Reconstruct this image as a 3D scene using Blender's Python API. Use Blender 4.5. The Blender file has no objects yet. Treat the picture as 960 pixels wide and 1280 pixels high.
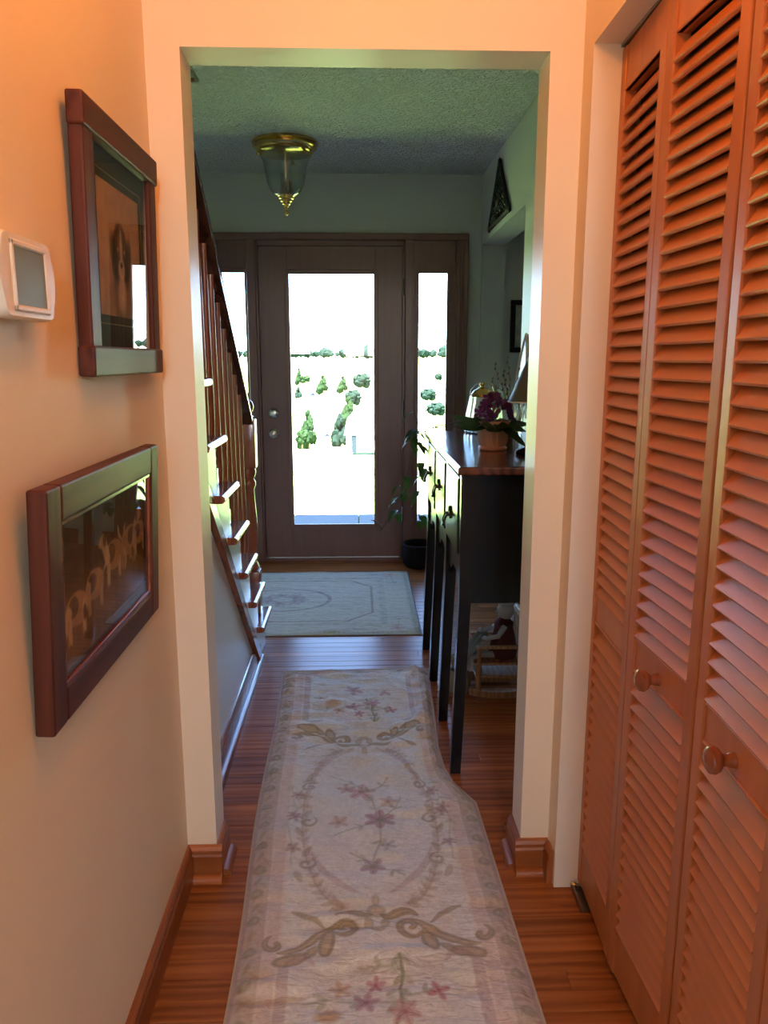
import bpy, bmesh, math, random
import numpy as np
from mathutils import Vector, Matrix
R = math.radians
S = bpy.context.scene
COL = S.collection
random.seed(7)
rng = np.random.default_rng(7)

# ---------------------------------------------------------------- camera
cam_d = bpy.data.cameras.new('camera')
cam = bpy.data.objects.new('camera', cam_d)
COL.objects.link(cam)
S.camera = cam
cam_d.sensor_fit = 'HORIZONTAL'
cam_d.sensor_width = 36.0
cam_d.lens = 961.0 * 36.0 / 960.0
cam_d.clip_start = 0.02
cam_d.clip_end = 3000
cam.location = (0, 0, 1.345)
cam.rotation_euler = (R(90 - 11.2), 0, R(-1.9))

# ---------------------------------------------------------------- world, sun, exposure
W = bpy.data.worlds.new('sky')
S.world = W
W.use_nodes = True
wn = W.node_tree
bg = wn.nodes['Background']
sky = wn.nodes.new('ShaderNodeTexSky')
sky.sky_type = 'NISHITA'
sky.sun_disc = False
sky.sun_elevation = R(50)
sky.sun_rotation = R(160)
sky.air_density = 0.8
sky.dust_density = 0.2
sky.ozone_density = 5.0
wn.links.new(sky.outputs[0], bg.inputs[0])
bg.inputs[1].default_value = 3.2
sun_d = bpy.data.lights.new('sun', 'SUN')
sun = bpy.data.objects.new('sun', sun_d)
COL.objects.link(sun)
sun_d.energy = 230
sun_d.angle = R(0.53)
sun_d.color = (1, .95, .86)
SUN_DIR = Vector((0.02, 0.345, -0.94))
sun.rotation_euler = SUN_DIR.to_track_quat('-Z', 'Y').to_euler()
S.view_settings.view_transform = 'Standard'
S.view_settings.look = 'None'
S.view_settings.exposure = 0.0
S.view_settings.gamma = 1.0
S.view_settings.use_curve_mapping = False
FILL_W = 140.0  # strength of the added fill lamp behind the camera
FILL_COL = (1.0, .98, .98)
LAMP_POS = (0.05, 1.0, 2.27)
LAMP_W = 12.5
LAMP_COL = (1.0, .28, .008)


# ---------------------------------------------------------------- material helpers
def new_mat(name):
    m = bpy.data.materials.new(name)
    m.use_nodes = True
    nt = m.node_tree
    return m, nt, nt.nodes['Principled BSDF']


def N(nt, typ, **kw):
    n = nt.nodes.new(typ)
    for k, v in kw.items():
        setattr(n, k, v)
    return n


def plain(name, col, rough=.5, metal=0, spec=.5, bump=0, bscale=60, coat=0, var=0):
    m, nt, p = new_mat(name)
    p.inputs['Base Color'].default_value = (*col, 1)
    p.inputs['Roughness'].default_value = rough
    p.inputs['Metallic'].default_value = metal
    p.inputs['Specular IOR Level'].default_value = spec
    p.inputs['Coat Weight'].default_value = coat
    p.inputs['Coat Roughness'].default_value = .08
    if bump or var:
        tc = N(nt, 'ShaderNodeTexCoord')
        nz = N(nt, 'ShaderNodeTexNoise')
        nz.inputs['Scale'].default_value = bscale
        nz.inputs['Detail'].default_value = 5
        nt.links.new(tc.outputs['Object'], nz.inputs['Vector'])
        if bump:
            b = N(nt, 'ShaderNodeBump')
            b.inputs['Strength'].default_value = bump
            b.inputs['Distance'].default_value = .004
            nt.links.new(nz.outputs['Fac'], b.inputs['Height'])
            nt.links.new(b.outputs[0], p.inputs['Normal'])
        if var:
            mx = N(nt, 'ShaderNodeMix', data_type='RGBA')
            mx.inputs['A'].default_value = (*[c * (1 - var) for c in col], 1)
            mx.inputs['B'].default_value = (*[min(1, c * (1 + var)) for c in col], 1)
            nt.links.new(nz.outputs['Fac'], mx.inputs['Factor'])
            nt.links.new(mx.outputs['Result'], p.inputs['Base Color'])
    return m


def wood(name, dark, light, rough=.35, axis='Z', scale=1.0, coat=0, bump=.08, attr=None, contrast=1.0):
    """Streaky grain that runs along AXIS (object space)."""
    m, nt, p = new_mat(name)
    tc = N(nt, 'ShaderNodeTexCoord')
    mp = N(nt, 'ShaderNodeMapping')
    st = {'X': (1.2, 16, 16), 'Y': (16, 1.2, 16), 'Z': (16, 16, 1.2)}[axis]
    mp.inputs['Scale'].default_value = [s * scale for s in st]
    nt.links.new(tc.outputs['Object'], mp.inputs['Vector'])
    vec = mp.outputs[0]
    at = None
    if attr:
        at = N(nt, 'ShaderNodeAttribute', attribute_name=attr)
        ad = N(nt, 'ShaderNodeVectorMath', operation='MULTIPLY_ADD')
        nt.links.new(at.outputs['Color'], ad.inputs[0])
        ad.inputs[1].default_value = (37, 23, 11)
        nt.links.new(vec, ad.inputs[2])
        vec = ad.outputs[0]
    n1 = N(nt, 'ShaderNodeTexNoise')
    n1.inputs['Scale'].default_value = 1.1
    n1.inputs['Detail'].default_value = 6
    n1.inputs['Roughness'].default_value = .62
    n1.inputs['Distortion'].default_value = .6
    nt.links.new(vec, n1.inputs['Vector'])
    wv = N(nt, 'ShaderNodeTexWave', wave_type='BANDS', bands_direction={'X': 'Y', 'Y': 'X', 'Z': 'X'}[axis])
    wv.inputs['Scale'].default_value = .45
    wv.inputs['Distortion'].default_value = 9
    wv.inputs['Detail'].default_value = 3
    wv.inputs['Detail Scale'].default_value = 1.3
    nt.links.new(vec, wv.inputs['Vector'])
    mm = N(nt, 'ShaderNodeMath', operation='MULTIPLY_ADD')
    nt.links.new(wv.outputs['Fac'], mm.inputs[0])
    mm.inputs[1].default_value = .4 * contrast
    sb = N(nt, 'ShaderNodeMath', operation='MULTIPLY')
    nt.links.new(n1.outputs['Fac'], sb.inputs[0])
    sb.inputs[1].default_value = .8
    nt.links.new(sb.outputs[0], mm.inputs[2])
    cr = N(nt, 'ShaderNodeValToRGB')
    cr.color_ramp.elements[0].position = .3
    cr.color_ramp.elements[0].color = (*dark, 1)
    cr.color_ramp.elements[1].position = .8
    cr.color_ramp.elements[1].color = (*light, 1)
    nt.links.new(mm.outputs[0], cr.inputs[0])
    out = cr.outputs[0]
    if attr:
        hs = N(nt, 'ShaderNodeHueSaturation')
        mr = N(nt, 'ShaderNodeMapRange')
        mr.inputs['To Min'].default_value = .7
        mr.inputs['To Max'].default_value = 1.3
        nt.links.new(at.outputs['Fac'], mr.inputs['Value'])
        nt.links.new(mr.outputs[0], hs.inputs['Value'])
        nt.links.new(out, hs.inputs['Color'])
        out = hs.outputs[0]
    nt.links.new(out, p.inputs['Base Color'])
    p.inputs['Roughness'].default_value = rough
    p.inputs['Coat Weight'].default_value = coat
    p.inputs['Coat Roughness'].default_value = .12
    if bump:
        b = N(nt, 'ShaderNodeBump')
        b.inputs['Strength'].default_value = bump
        b.inputs['Distance'].default_value = .003
        nt.links.new(mm.outputs[0], b.inputs['Height'])
        nt.links.new(b.outputs[0], p.inputs['Normal'])
        if coat:
            nt.links.new(b.outputs[0], p.inputs['Coat Normal'])
    return m


def printed(name, rough=.9, weave=0, bscale=900, sheen=0):
    m, nt, p = new_mat(name)
    at = N(nt, 'ShaderNodeAttribute', attribute_name='print')
    nt.links.new(at.outputs['Color'], p.inputs['Base Color'])
    p.inputs['Roughness'].default_value = rough
    p.inputs['Specular IOR Level'].default_value = .15
    p.inputs['Sheen Weight'].default_value = sheen
    if weave:
        tc = N(nt, 'ShaderNodeTexCoord')
        nz = N(nt, 'ShaderNodeTexNoise')
        nz.inputs['Scale'].default_value = bscale
        nz.inputs['Detail'].default_value = 2
        nt.links.new(tc.outputs['Object'], nz.inputs['Vector'])
        b = N(nt, 'ShaderNodeBump')
        b.inputs['Strength'].default_value = weave
        b.inputs['Distance'].default_value = .002
        nt.links.new(nz.outputs['Fac'], b.inputs['Height'])
        mp = N(nt, 'ShaderNodeMapping')          # soft crinkles across the weave
        mp.inputs['Scale'].default_value = (22, 60, 20)
        nt.links.new(tc.outputs['Object'], mp.inputs['Vector'])
        n2 = N(nt, 'ShaderNodeTexNoise')
        n2.inputs['Scale'].default_value = 1
        n2.inputs['Detail'].default_value = 3
        n2.inputs['Distortion'].default_value = .8
        nt.links.new(mp.outputs[0], n2.inputs['Vector'])
        b2 = N(nt, 'ShaderNodeBump')
        b2.inputs['Strength'].default_value = .8
        b2.inputs['Distance'].default_value = .010
        nt.links.new(n2.outputs['Fac'], b2.inputs['Height'])
        nt.links.new(b.outputs[0], b2.inputs['Normal'])
        nt.links.new(b2.outputs[0], p.inputs['Normal'])
    return m


def thin_glass(name, tint=(1, 1, 1), rough=.0, refl=1.0):
    m = bpy.data.materials.new(name)
    m.use_nodes = True
    nt = m.node_tree
    nt.nodes.remove(nt.nodes['Principled BSDF'])
    out = nt.nodes['Material Output']
    tr = N(nt, 'ShaderNodeBsdfTransparent')
    tr.inputs[0].default_value = (*tint, 1)
    gl = N(nt, 'ShaderNodeBsdfGlossy')
    gl.inputs['Roughness'].default_value = rough
    fr = N(nt, 'ShaderNodeFresnel')
    ge = N(nt, 'ShaderNodeNewGeometry')
    io = N(nt, 'ShaderNodeMapRange')          # the Fresnel node inverts the index on back faces: undo it, a thin sheet has two like sides
    io.inputs['To Min'].default_value = 1.5
    io.inputs['To Max'].default_value = 1 / 1.5
    nt.links.new(ge.outputs['Backfacing'], io.inputs['Value'])
    nt.links.new(io.outputs[0], fr.inputs[0])
    mu = N(nt, 'ShaderNodeMath', operation='MULTIPLY', use_clamp=True)
    mu.inputs[1].default_value = refl
    nt.links.new(fr.outputs[0], mu.inputs[0])
    mx = N(nt, 'ShaderNodeMixShader')
    nt.links.new(mu.outputs[0], mx.inputs[0])
    nt.links.new(tr.outputs[0], mx.inputs[1])
    nt.links.new(gl.outputs[0], mx.inputs[2])
    nt.links.new(mx.outputs[0], out.inputs[0])
    return m


def paint(name, col, rough=.55, tex=.05, scale=220):
    return plain(name, col, rough=rough, spec=.35, bump=tex, bscale=scale)


M = {}
M['hall_paint'] = paint('warm_cream_wall_paint', (.82, .71, .54), .5)
M['jamb_paint'] = paint('cream_trim_paint', (.82, .76, .64), .38, .03, 60)
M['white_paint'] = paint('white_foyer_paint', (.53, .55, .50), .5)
M['gloss_white'] = paint('white_stair_paint', (.72, .74, .70), .28, .03, 40)
M['ceiling'] = plain('textured_ceiling_paint', (.82, .84, .80), .8, bump=.0)
M['hall_ceiling'] = plain('smooth_ceiling_paint', (.75, .72, .65), .8, bump=.1, bscale=90)
M['stain'] = wood('reddish_brown_louver_stain', (.41, .145, .050), (.55, .205, .077), .36, 'Z', 1.0, bump=.05, contrast=.6)
M['slat'] = wood('reddish_brown_slat_stain', (.48, .172, .055), (.64, .245, .088), .33, 'Y', 1.0, bump=.05, contrast=.6)
M['oak_base'] = wood('oak_baseboard_stain', (.20, .058, .014), (.35, .112, .031), .33, 'Y', 1.2)
M['oak_base_x'] = wood('oak_baseboard_stain_cross', (.22, .063, .015), (.38, .122, .034), .33, 'X', 1.2)
M['floor'] = wood('oak_floor_plank', (.19, .056, .015), (.42, .15, .044), .30, 'X', 1.5, coat=0, bump=.10, attr='tone', contrast=.6)
M['floor'].node_tree.nodes['Principled BSDF'].inputs['Specular IOR Level'].default_value = .14
M['floor_sub'] = plain('subfloor_dark', (.03, .015, .008), .9)
M['door_wood'] = wood('mahogany_door_stain', (.17, .078, .062), (.20, .095, .076), .42, 'Z', 1.0, bump=.03, contrast=.3)
M['stair_wood'] = wood('cherry_stair_stain', (.13, .032, .014), (.27, .075, .032), .24, 'Y', 1.2, coat=.4)
M['stair_wood_z'] = wood('cherry_baluster_stain', (.13, .032, .014), (.27, .075, .032), .28, 'Z', 1.2, coat=.3)
M['frame_wood'] = wood('mahogany_picture_frame', (.055, .013, .008), (.11, .03, .017), .45, 'Y', 1.6)
M['frame_wood'].node_tree.nodes['Principled BSDF'].inputs['Specular IOR Level'].default_value = .22
M['frame_wood_z'] = wood('mahogany_picture_frame_upright', (.055, .013, .008), (.11, .03, .017), .45, 'Z', 1.6)
M['frame_wood_z'].node_tree.nodes['Principled BSDF'].inputs['Specular IOR Level'].default_value = .22
M['black_paint'] = plain('black_cabinet_paint', (.006, .007, .009), .2, spec=.3, bump=.05, bscale=25)
M['table_top'] = wood('dark_cherry_top', (.05, .014, .008), (.13, .036, .02), .14, 'Y', 1.1, coat=.5)
M['iron'] = plain('black_iron', (.012, .012, .012), .35, metal=.6)
M['brass'] = plain('polished_brass', (.62, .42, .14), .18, metal=1)
M['nickel'] = plain('satin_nickel', (.55, .52, .47), .25, metal=1)
M['steel'] = plain('galvanised_steel', (.35, .36, .36), .35, metal=1)
M['plastic'] = plain('off_white_plastic', (.80, .76, .66), .32)
M['lcd'] = plain('grey_lcd', (.20, .25, .22), .2)
M['pane'] = thin_glass('window_pane')
M['pic_glass'] = thin_glass('picture_glass', refl=1.25)
M['bell_glass'] = thin_glass('clear_lamp_glass', (.93, .96, .95), .03, 1.6)
M['terracotta'] = plain('peach_ceramic', (.46, .25, .16), .35)
M['leaf'] = plain('dark_green_leaf', (.035, .085, .028), .4, var=.5, bscale=30)
M['ivy'] = plain('green_ivy_leaf', (.05, .14, .03), .45, var=.5, bscale=20)
M['stem'] = plain('brown_stem', (.09, .06, .03), .6)
M['violet'] = plain('purple_petal', (.11, .013, .14), .5, var=.4, bscale=40)
M['fabric_red'] = plain('dark_red_cloth', (.09, .02, .02), .9)
M['fabric_gold'] = plain('old_gold_cloth', (.22, .17, .10), .9, bump=.4, bscale=120)
M['fabric_white'] = plain('white_cloth', (.42, .45, .46), .8)
M['toy_wood'] = wood('toy_chair_oak', (.24, .12, .05), (.42, .24, .11), .45, 'Z', 2)
M['wicker'] = plain('dark_wicker', (.014, .012, .010), .85, spec=.15, bump=.8, bscale=70)
M['print_rug'] = printed('woven_runner_print', .95, .6, 700, .2)
M['print_mat'] = printed('woven_entry_rug_print', .95, .5, 600, .2)
M['print_art'] = printed('picture_print', .6)
M['mat_green'] = plain('dark_green_mat_board', (.028, .034, .024), .8)
M['gold'] = plain('gold_line', (.45, .30, .12), .4, metal=.6)
M['cord'] = plain('dark_cord', (.02, .02, .02), .7)


def ceiling_texture():
    """Blotchy stomped plaster relief on the foyer ceiling."""
    nt = M['ceiling'].node_tree
    p = nt.nodes['Principled BSDF']
    tc = N(nt, 'ShaderNodeTexCoord')
    n1 = N(nt, 'ShaderNodeTexNoise')
    n1.inputs['Scale'].default_value = 24
    n1.inputs['Detail'].default_value = 4
    n1.inputs['Distortion'].default_value = 2.2
    nt.links.new(tc.outputs['Object'], n1.inputs['Vector'])
    r = N(nt, 'ShaderNodeMapRange', interpolation_type='SMOOTHSTEP')
    r.inputs['From Min'].default_value = .42
    r.inputs['From Max'].default_value = .58
    nt.links.new(n1.outputs['Fac'], r.inputs['Value'])
    b = N(nt, 'ShaderNodeBump')
    b.inputs['Strength'].default_value = 1.0
    b.inputs['Distance'].default_value = .03
    nt.links.new(r.outputs[0], b.inputs['Height'])
    nt.links.new(b.outputs[0], p.inputs['Normal'])


ceiling_texture()


# ---------------------------------------------------------------- mesh helpers
def box(bm, x0, x1, y0, y1, z0, z1, bev=0, seg=2):
    vs = [bm.verts.new(c) for c in ((x0, y0, z0), (x1, y0, z0), (x1, y1, z0), (x0, y1, z0),
                                    (x0, y0, z1), (x1, y0, z1), (x1, y1, z1), (x0, y1, z1))]
    fs = [bm.faces.new([vs[i] for i in f]) for f in
          ((3, 2, 1, 0), (4, 5, 6, 7), (0, 1, 5, 4), (1, 2, 6, 5), (2, 3, 7, 6), (3, 0, 4, 7))]
    if bev:
        es = list({e for f in fs for e in f.edges})
        bmesh.ops.bevel(bm, geom=es, offset=bev, segments=seg, affect='EDGES', profile=.5)
    return bm


def prism(bm, poly, axis, a, b):
    """poly: 2-D outline; axis: 'X' (poly is y,z), 'Y' (x,z) or 'Z' (x,y)."""
    def P(p, t):
        return {'X': (t, p[0], p[1]), 'Y': (p[0], t, p[1]), 'Z': (p[0], p[1], t)}[axis]
    v0 = [bm.verts.new(P(p, a)) for p in poly]
    v1 = [bm.verts.new(P(p, b)) for p in poly]
    n = len(poly)
    fs = [bm.faces.new(v0), bm.faces.new(v1[::-1])]
    for i in range(n):
        fs.append(bm.faces.new([v0[i], v1[i], v1[(i + 1) % n], v0[(i + 1) % n]]))
    bmesh.ops.recalc_face_normals(bm, faces=fs)
    return bm


def lathe(bm, prof, seg=24, c=(0, 0, 0), flute=0, nfl=0, mat=None):
    rings = []
    for r, z in prof:
        ring = []
        for i in range(seg):
            a = 2 * math.pi * i / seg
            rr = r * (1 + flute * math.cos(nfl * a)) if r > .002 else r
            v = Vector((rr * math.cos(a), rr * math.sin(a), z))
            if mat is not None:
                v = mat @ v
            ring.append(bm.verts.new(v + Vector(c)))
        rings.append(ring)
    for k in range(len(rings) - 1):
        for i in range(seg):
            bm.faces.new([rings[k][i], rings[k][(i + 1) % seg], rings[k + 1][(i + 1) % seg], rings[k + 1][i]])
    if prof[0][0] > 0:
        bm.faces.new(rings[0][::-1])
    if prof[-1][0] > 0:
        bm.faces.new(rings[-1])
    return bm


def shell(bm, prof, seg=32, c=(0, 0, 0), flute=0, nfl=0):
    """open surface of revolution (no caps)"""
    rings = []
    for r, z in prof:
        rings.append([bm.verts.new((c[0] + r * (1 + flute * math.cos(nfl * 2 * math.pi * i / seg)) * math.cos(2 * math.pi * i / seg),
                                    c[1] + r * (1 + flute * math.cos(nfl * 2 * math.pi * i / seg)) * math.sin(2 * math.pi * i / seg),
                                    c[2] + z)) for i in range(seg)])
    for k in range(len(rings) - 1):
        for i in range(seg):
            bm.faces.new([rings[k][i], rings[k][(i + 1) % seg], rings[k + 1][(i + 1) % seg], rings[k + 1][i]])
    return bm


def tube(bm, pts, r, seg=8):
    pts = [Vector(p) for p in pts]
    rs = r if isinstance(r, (list, tuple)) else [r] * len(pts)
    rings = []
    up = Vector((0, 0, 1))
    for i, p in enumerate(pts):
        t = (pts[min(i + 1, len(pts) - 1)] - pts[max(i - 1, 0)]).normalized()
        a = t.cross(up)
        if a.length < .05:
            a = t.cross(Vector((1, 0, 0)))
        a.normalize()
        b = a.cross(t).normalized()
        rings.append([bm.verts.new(p + (a * math.cos(2 * math.pi * k / seg) + b * math.sin(2 * math.pi * k / seg)) * rs[i]) for k in range(seg)])
    for i in range(len(rings) - 1):
        for k in range(seg):
            bm.faces.new([rings[i][k], rings[i][(k + 1) % seg], rings[i + 1][(k + 1) % seg], rings[i + 1][k]])
    bm.faces.new(rings[0][::-1])
    bm.faces.new(rings[-1])
    return bm


def ball(bm, c, r, sx=1, sy=1, sz=1, sub=2, rough=0):
    g = bmesh.ops.create_icosphere(bm, subdivisions=sub, radius=1)
    for v in g['verts']:
        k = 1 + (random.uniform(-rough, rough) if rough else 0)
        v.co = Vector((v.co.x * r * sx * k + c[0], v.co.y * r * sy * k + c[1], v.co.z * r * sz * k + c[2]))
    return bm


def bez(p0, p1, p2, p3, n=12):
    p0, p1, p2, p3 = map(Vector, (p0, p1, p2, p3))
    return [((1 - t) ** 3) * p0 + 3 * ((1 - t) ** 2) * t * p1 + 3 * (1 - t) * t * t * p2 + t ** 3 * p3 for t in [i / n for i in range(n + 1)]]


def BM():
    return bmesh.new()


def obj(name, bm, mat, parent=None, smooth=False, loc=None):
    me = bpy.data.meshes.new(name)
    bmesh.ops.recalc_face_normals(bm, faces=bm.faces)
    bm.to_mesh(me)
    bm.free()
    if smooth:
        me.polygons.foreach_set('use_smooth', [True] * len(me.polygons))
        me.update()
        try:
            me.set_sharp_from_angle(angle=R(40))
        except Exception:
            pass
    me.materials.append(mat)
    return link(name, me, parent, loc)


def link(name, me, parent=None, loc=None):
    o = bpy.data.objects.new(name, me)
    COL.objects.link(o)
    if loc is not None:
        o.location = loc
    if parent is not None:
        o.parent = parent
        if parent.type == 'EMPTY' and loc is None:
            o.matrix_parent_inverse = parent.matrix_basis.inverted()
    return o


def struct(name, bm, mat, parent=None, smooth=False):
    o = obj(name, bm, mat, parent, smooth)
    if parent is None:
        o['kind'] = 'structure'
    return o


def thing(name, label, cat, loc=(0, 0, 0), group=None, rz=0):
    o = bpy.data.objects.new(name, None)
    COL.objects.link(o)
    o.location = loc
    o.rotation_euler = (0, 0, rz)
    o.matrix_basis = Matrix.Translation(loc) @ Matrix.Rotation(rz, 4, 'Z')
    o.empty_display_size = .1
    tag(o, label, cat, group)
    return o


def tag(o, label, cat, group=None):
    o['label'] = label
    o['category'] = cat
    if group:
        o['group'] = group
    return o


# ---------------------------------------------------------------- printed canvases (flat print on real surfaces)
class Canvas:
    """A small painter for woven or printed patterns; the colours go to a vertex attribute."""

    def __init__(s, x0, x1, y0, y1, nx, ny, col):
        s.x = np.linspace(x0, x1, nx)
        s.y = np.linspace(y0, y1, ny)
        s.a = np.empty((ny, nx, 3))
        s.a[:] = col
        s.px = max((x1 - x0) / nx, (y1 - y0) / ny)

    def win(s, x0, x1, y0, y1):
        i0, i1 = np.searchsorted(s.x, (x0, x1))
        j0, j1 = np.searchsorted(s.y, (y0, y1))
        return i0, i1, j0, j1

    def blend(s, w, m, col, al):
        i0, i1, j0, j1 = w
        k = (np.clip(m, 0, 1) * al)[..., None]
        s.a[j0:j1, i0:i1] = s.a[j0:j1, i0:i1] * (1 - k) + np.array(col) * k

    def rect(s, x0, x1, y0, y1, col, al=1, soft=.002):
        w = s.win(x0 - soft, x1 + soft, y0 - soft, y1 + soft)
        X, Y = np.meshgrid(s.x[w[0]:w[1]], s.y[w[2]:w[3]])
        m = np.minimum(np.minimum(X - x0, x1 - X), np.minimum(Y - y0, y1 - Y)) / soft + .5
        s.blend(w, m, col, al)

    def ell(s, cx, cy, rx, ry, col, al=1, ang=0, soft=None, ring=None):
        r = max(rx, ry) * 1.3 + .004
        w = s.win(cx - r, cx + r, cy - r, cy + r)
        X, Y = np.meshgrid(s.x[w[0]:w[1]] - cx, s.y[w[2]:w[3]] - cy)
        c, n = math.cos(ang), math.sin(ang)
        q = np.hypot((X * c + Y * n) / rx, (-X * n + Y * c) / ry)
        sf = (soft or s.px * 1.2) / min(rx, ry)
        m = (1 - q) / sf + .5
        if ring:
            m = np.minimum(m, (q - (1 - ring)) / sf + .5)
        s.blend(w, m, col, al)

    def stroke(s, pts, r, col, al=1, taper=True):
        pts = np.array(pts, float)
        if len(pts) < 40:
            t = np.linspace(0, len(pts) - 1, 60)
            pts = np.stack([np.interp(t, np.arange(len(pts)), pts[:, k]) for k in (0, 1)], 1)
        n = len(pts)
        rr = r * (np.sin(np.linspace(.12, math.pi - .12, n)) ** .6 if taper else np.ones(n))
        mx = r + s.px * 2
        w = s.win(pts[:, 0].min() - mx, pts[:, 0].max() + mx, pts[:, 1].min() - mx, pts[:, 1].max() + mx)
        if w[1] <= w[0] or w[3] <= w[2]:
            return
        X, Y = np.meshgrid(s.x[w[0]:w[1]], s.y[w[2]:w[3]])
        m = np.full(X.shape, -9.)
        for k in range(n):
            m = np.maximum(m, (rr[k] - np.hypot(X - pts[k, 0], Y - pts[k, 1])) / (s.px * 1.3) + .5)
        s.blend(w, m, col, al)

    def curve(s, p0, p1, p2, p3, r, col, al=1, taper=True):
        t = np.linspace(0, 1, 50)[:, None]
        p0, p1, p2, p3 = (np.array(p, float) for p in (p0, p1, p2, p3))
        s.stroke((1 - t) ** 3 * p0 + 3 * (1 - t) ** 2 * t * p1 + 3 * (1 - t) * t * t * p2 + t ** 3 * p3, r, col, al, taper)

    def spiral(s, cx, cy, r0, turns, a0, r, col, al=1, sgn=1):
        t = np.linspace(0, 1, 60)
        a = a0 + sgn * t * turns * 2 * math.pi
        q = r0 * (1 - .85 * t)
        s.stroke(np.stack([cx + q * np.cos(a), cy + q * np.sin(a)], 1), r, col, al)

    def flower(s, cx, cy, r, col, mid, n=5, al=.7, a0=0):
        for k in range(n):
            a = a0 + k * 2 * math.pi / n
            s.ell(cx + .55 * r * math.cos(a), cy + .55 * r * math.sin(a), r * .5, r * .3, col, al, a)
            s.stroke([(cx, cy), (cx + .95 * r * math.cos(a), cy + .95 * r * math.sin(a))], r * .06, mid, al * .8)
        s.ell(cx, cy, r * .2, r * .2, mid, al)

    def leafy(s, pts, col, al, size, step=3, seed=0):
        rr = random.Random(seed)
        s.stroke(pts, size * .12, col, al * .8, False)
        P = np.array(pts, float)
        for k in range(0, len(P) - 1, step):
            d = P[k + 1] - P[k]
            a = math.atan2(d[1], d[0])
            for sg in (1, -1):
                b = a + sg * rr.uniform(.5, 1.1)
                s.ell(P[k][0] + size * .5 * math.cos(b), P[k][1] + size * .5 * math.sin(b), size * .5, size * .2, col, al * rr.uniform(.5, 1), b)

    def noise(s, scale, amp, seed, sy=None):
        n = vnoise(*np.meshgrid(s.x, s.y), scale, seed, sy)
        s.a *= (1 + amp * n)[..., None]


def vnoise(X, Y, scale, seed, sy=None):
    """smooth value noise, about -1..1"""
    g = np.random.default_rng(seed).uniform(-1, 1, (64, 64))
    u = X * scale
    v = Y * (sy or scale)
    i = np.floor(u).astype(int)
    j = np.floor(v).astype(int)
    f = u - i
    h = v - j
    f = f * f * (3 - 2 * f)
    h = h * h * (3 - 2 * h)
    G = lambda a, b: g[b % 64, a % 64]
    return (G(i, j) * (1 - f) + G(i + 1, j) * f) * (1 - h) + (G(i, j + 1) * (1 - f) + G(i + 1, j + 1) * f) * h


def sheet(name, V, colors, mat, parent=None, smooth=True, thickness=0):
    """grid mesh from V (ny, nx, 3) with its print in a colour attribute"""
    ny, nx, _ = V.shape
    idx = np.arange(nx * ny).reshape(ny, nx)
    q = np.stack([idx[:-1, :-1], idx[:-1, 1:], idx[1:, 1:], idx[1:, :-1]], -1).reshape(-1, 4)
    me = bpy.data.meshes.new(name)
    me.vertices.add(nx * ny)
    me.vertices.foreach_set('co', V.reshape(-1).astype(np.float32))
    me.loops.add(len(q) * 4)
    me.loops.foreach_set('vertex_index', q.reshape(-1).astype(np.int32))
    me.polygons.add(len(q))
    me.polygons.foreach_set('loop_start', np.arange(0, len(q) * 4, 4, dtype=np.int32))
    me.update(calc_edges=True)
    at = me.color_attributes.new('print', 'FLOAT_COLOR', 'POINT')
    c = np.ones((nx * ny, 4), np.float32)
    c[:, :3] = colors.reshape(-1, 3)
    at.data.foreach_set('color', c.reshape(-1))
    me.polygons.foreach_set('use_smooth', [smooth] * len(q))
    me.materials.append(mat)
    return link(name, me, parent)


# ================================================================ THE SETTING
YW0, YW1 = 1.83, 1.94          # wall with the opening
YF = 5.10                      # front door wall
XL, XR = -.455, .505           # hall walls
XFR = .79                      # foyer right wall
ZH, ZF = 2.44, 2.48            # ceilings

b = BM()
box(b, XL - .10, XL, -1.2, YW0, 0, ZH)
struct('wall_left', b, M['hall_paint'])
b = BM()
box(b, XL - .10, -.38, YW0, YW1, 0, ZF + .1)
box(b, .425, XR + .1, YW0, YW1, 0, ZF + .1)
box(b, -.38, .425, YW0, YW1, 2.006, ZF + .1)
o = struct('wall_front', b, M['hall_paint'])
o.data.materials.append(M['jamb_paint'])
for f in o.data.polygons:      # reveals of the opening and the foyer side are trim / white paint
    c, n = f.center, f.normal
    if abs(n.x) > .9 and -.39 < c.x < .43 or n.z < -.9 and c.z > 2 or n.y > .9:
        f.material_index = 1
# closet wall: short return, header, then wall past the closet
CY0, CY1 = .59, 1.755
b = BM()
box(b, XR - .006, XR + .1, CY1, YW0, 0, ZH)
box(b, XR - .006, XR + .1, CY0, CY1, 1.995, ZH)
box(b, XR - .006, XR + .1, -1.2, CY0, 0, ZH)
o = struct('wall_right', b, M['hall_paint'])
o.data.materials.append(M['jamb_paint'])
for f in o.data.polygons:
    c, n = f.center, f.normal
    if n.y < -.9 and c.y > 1.7 or n.y > .9 and c.y < 1 or n.z < -.9 and c.z > 1.9:
        f.material_index = 1
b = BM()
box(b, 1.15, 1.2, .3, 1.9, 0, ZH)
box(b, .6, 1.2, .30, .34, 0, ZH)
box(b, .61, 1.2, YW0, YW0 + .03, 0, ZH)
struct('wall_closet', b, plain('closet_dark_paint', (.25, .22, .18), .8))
b = BM()
box(b, XL - .1, 1.2, -1.2, YW0, ZH, ZH + .08)
struct('ceiling_hall', b, M['hall_ceiling'])

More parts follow.
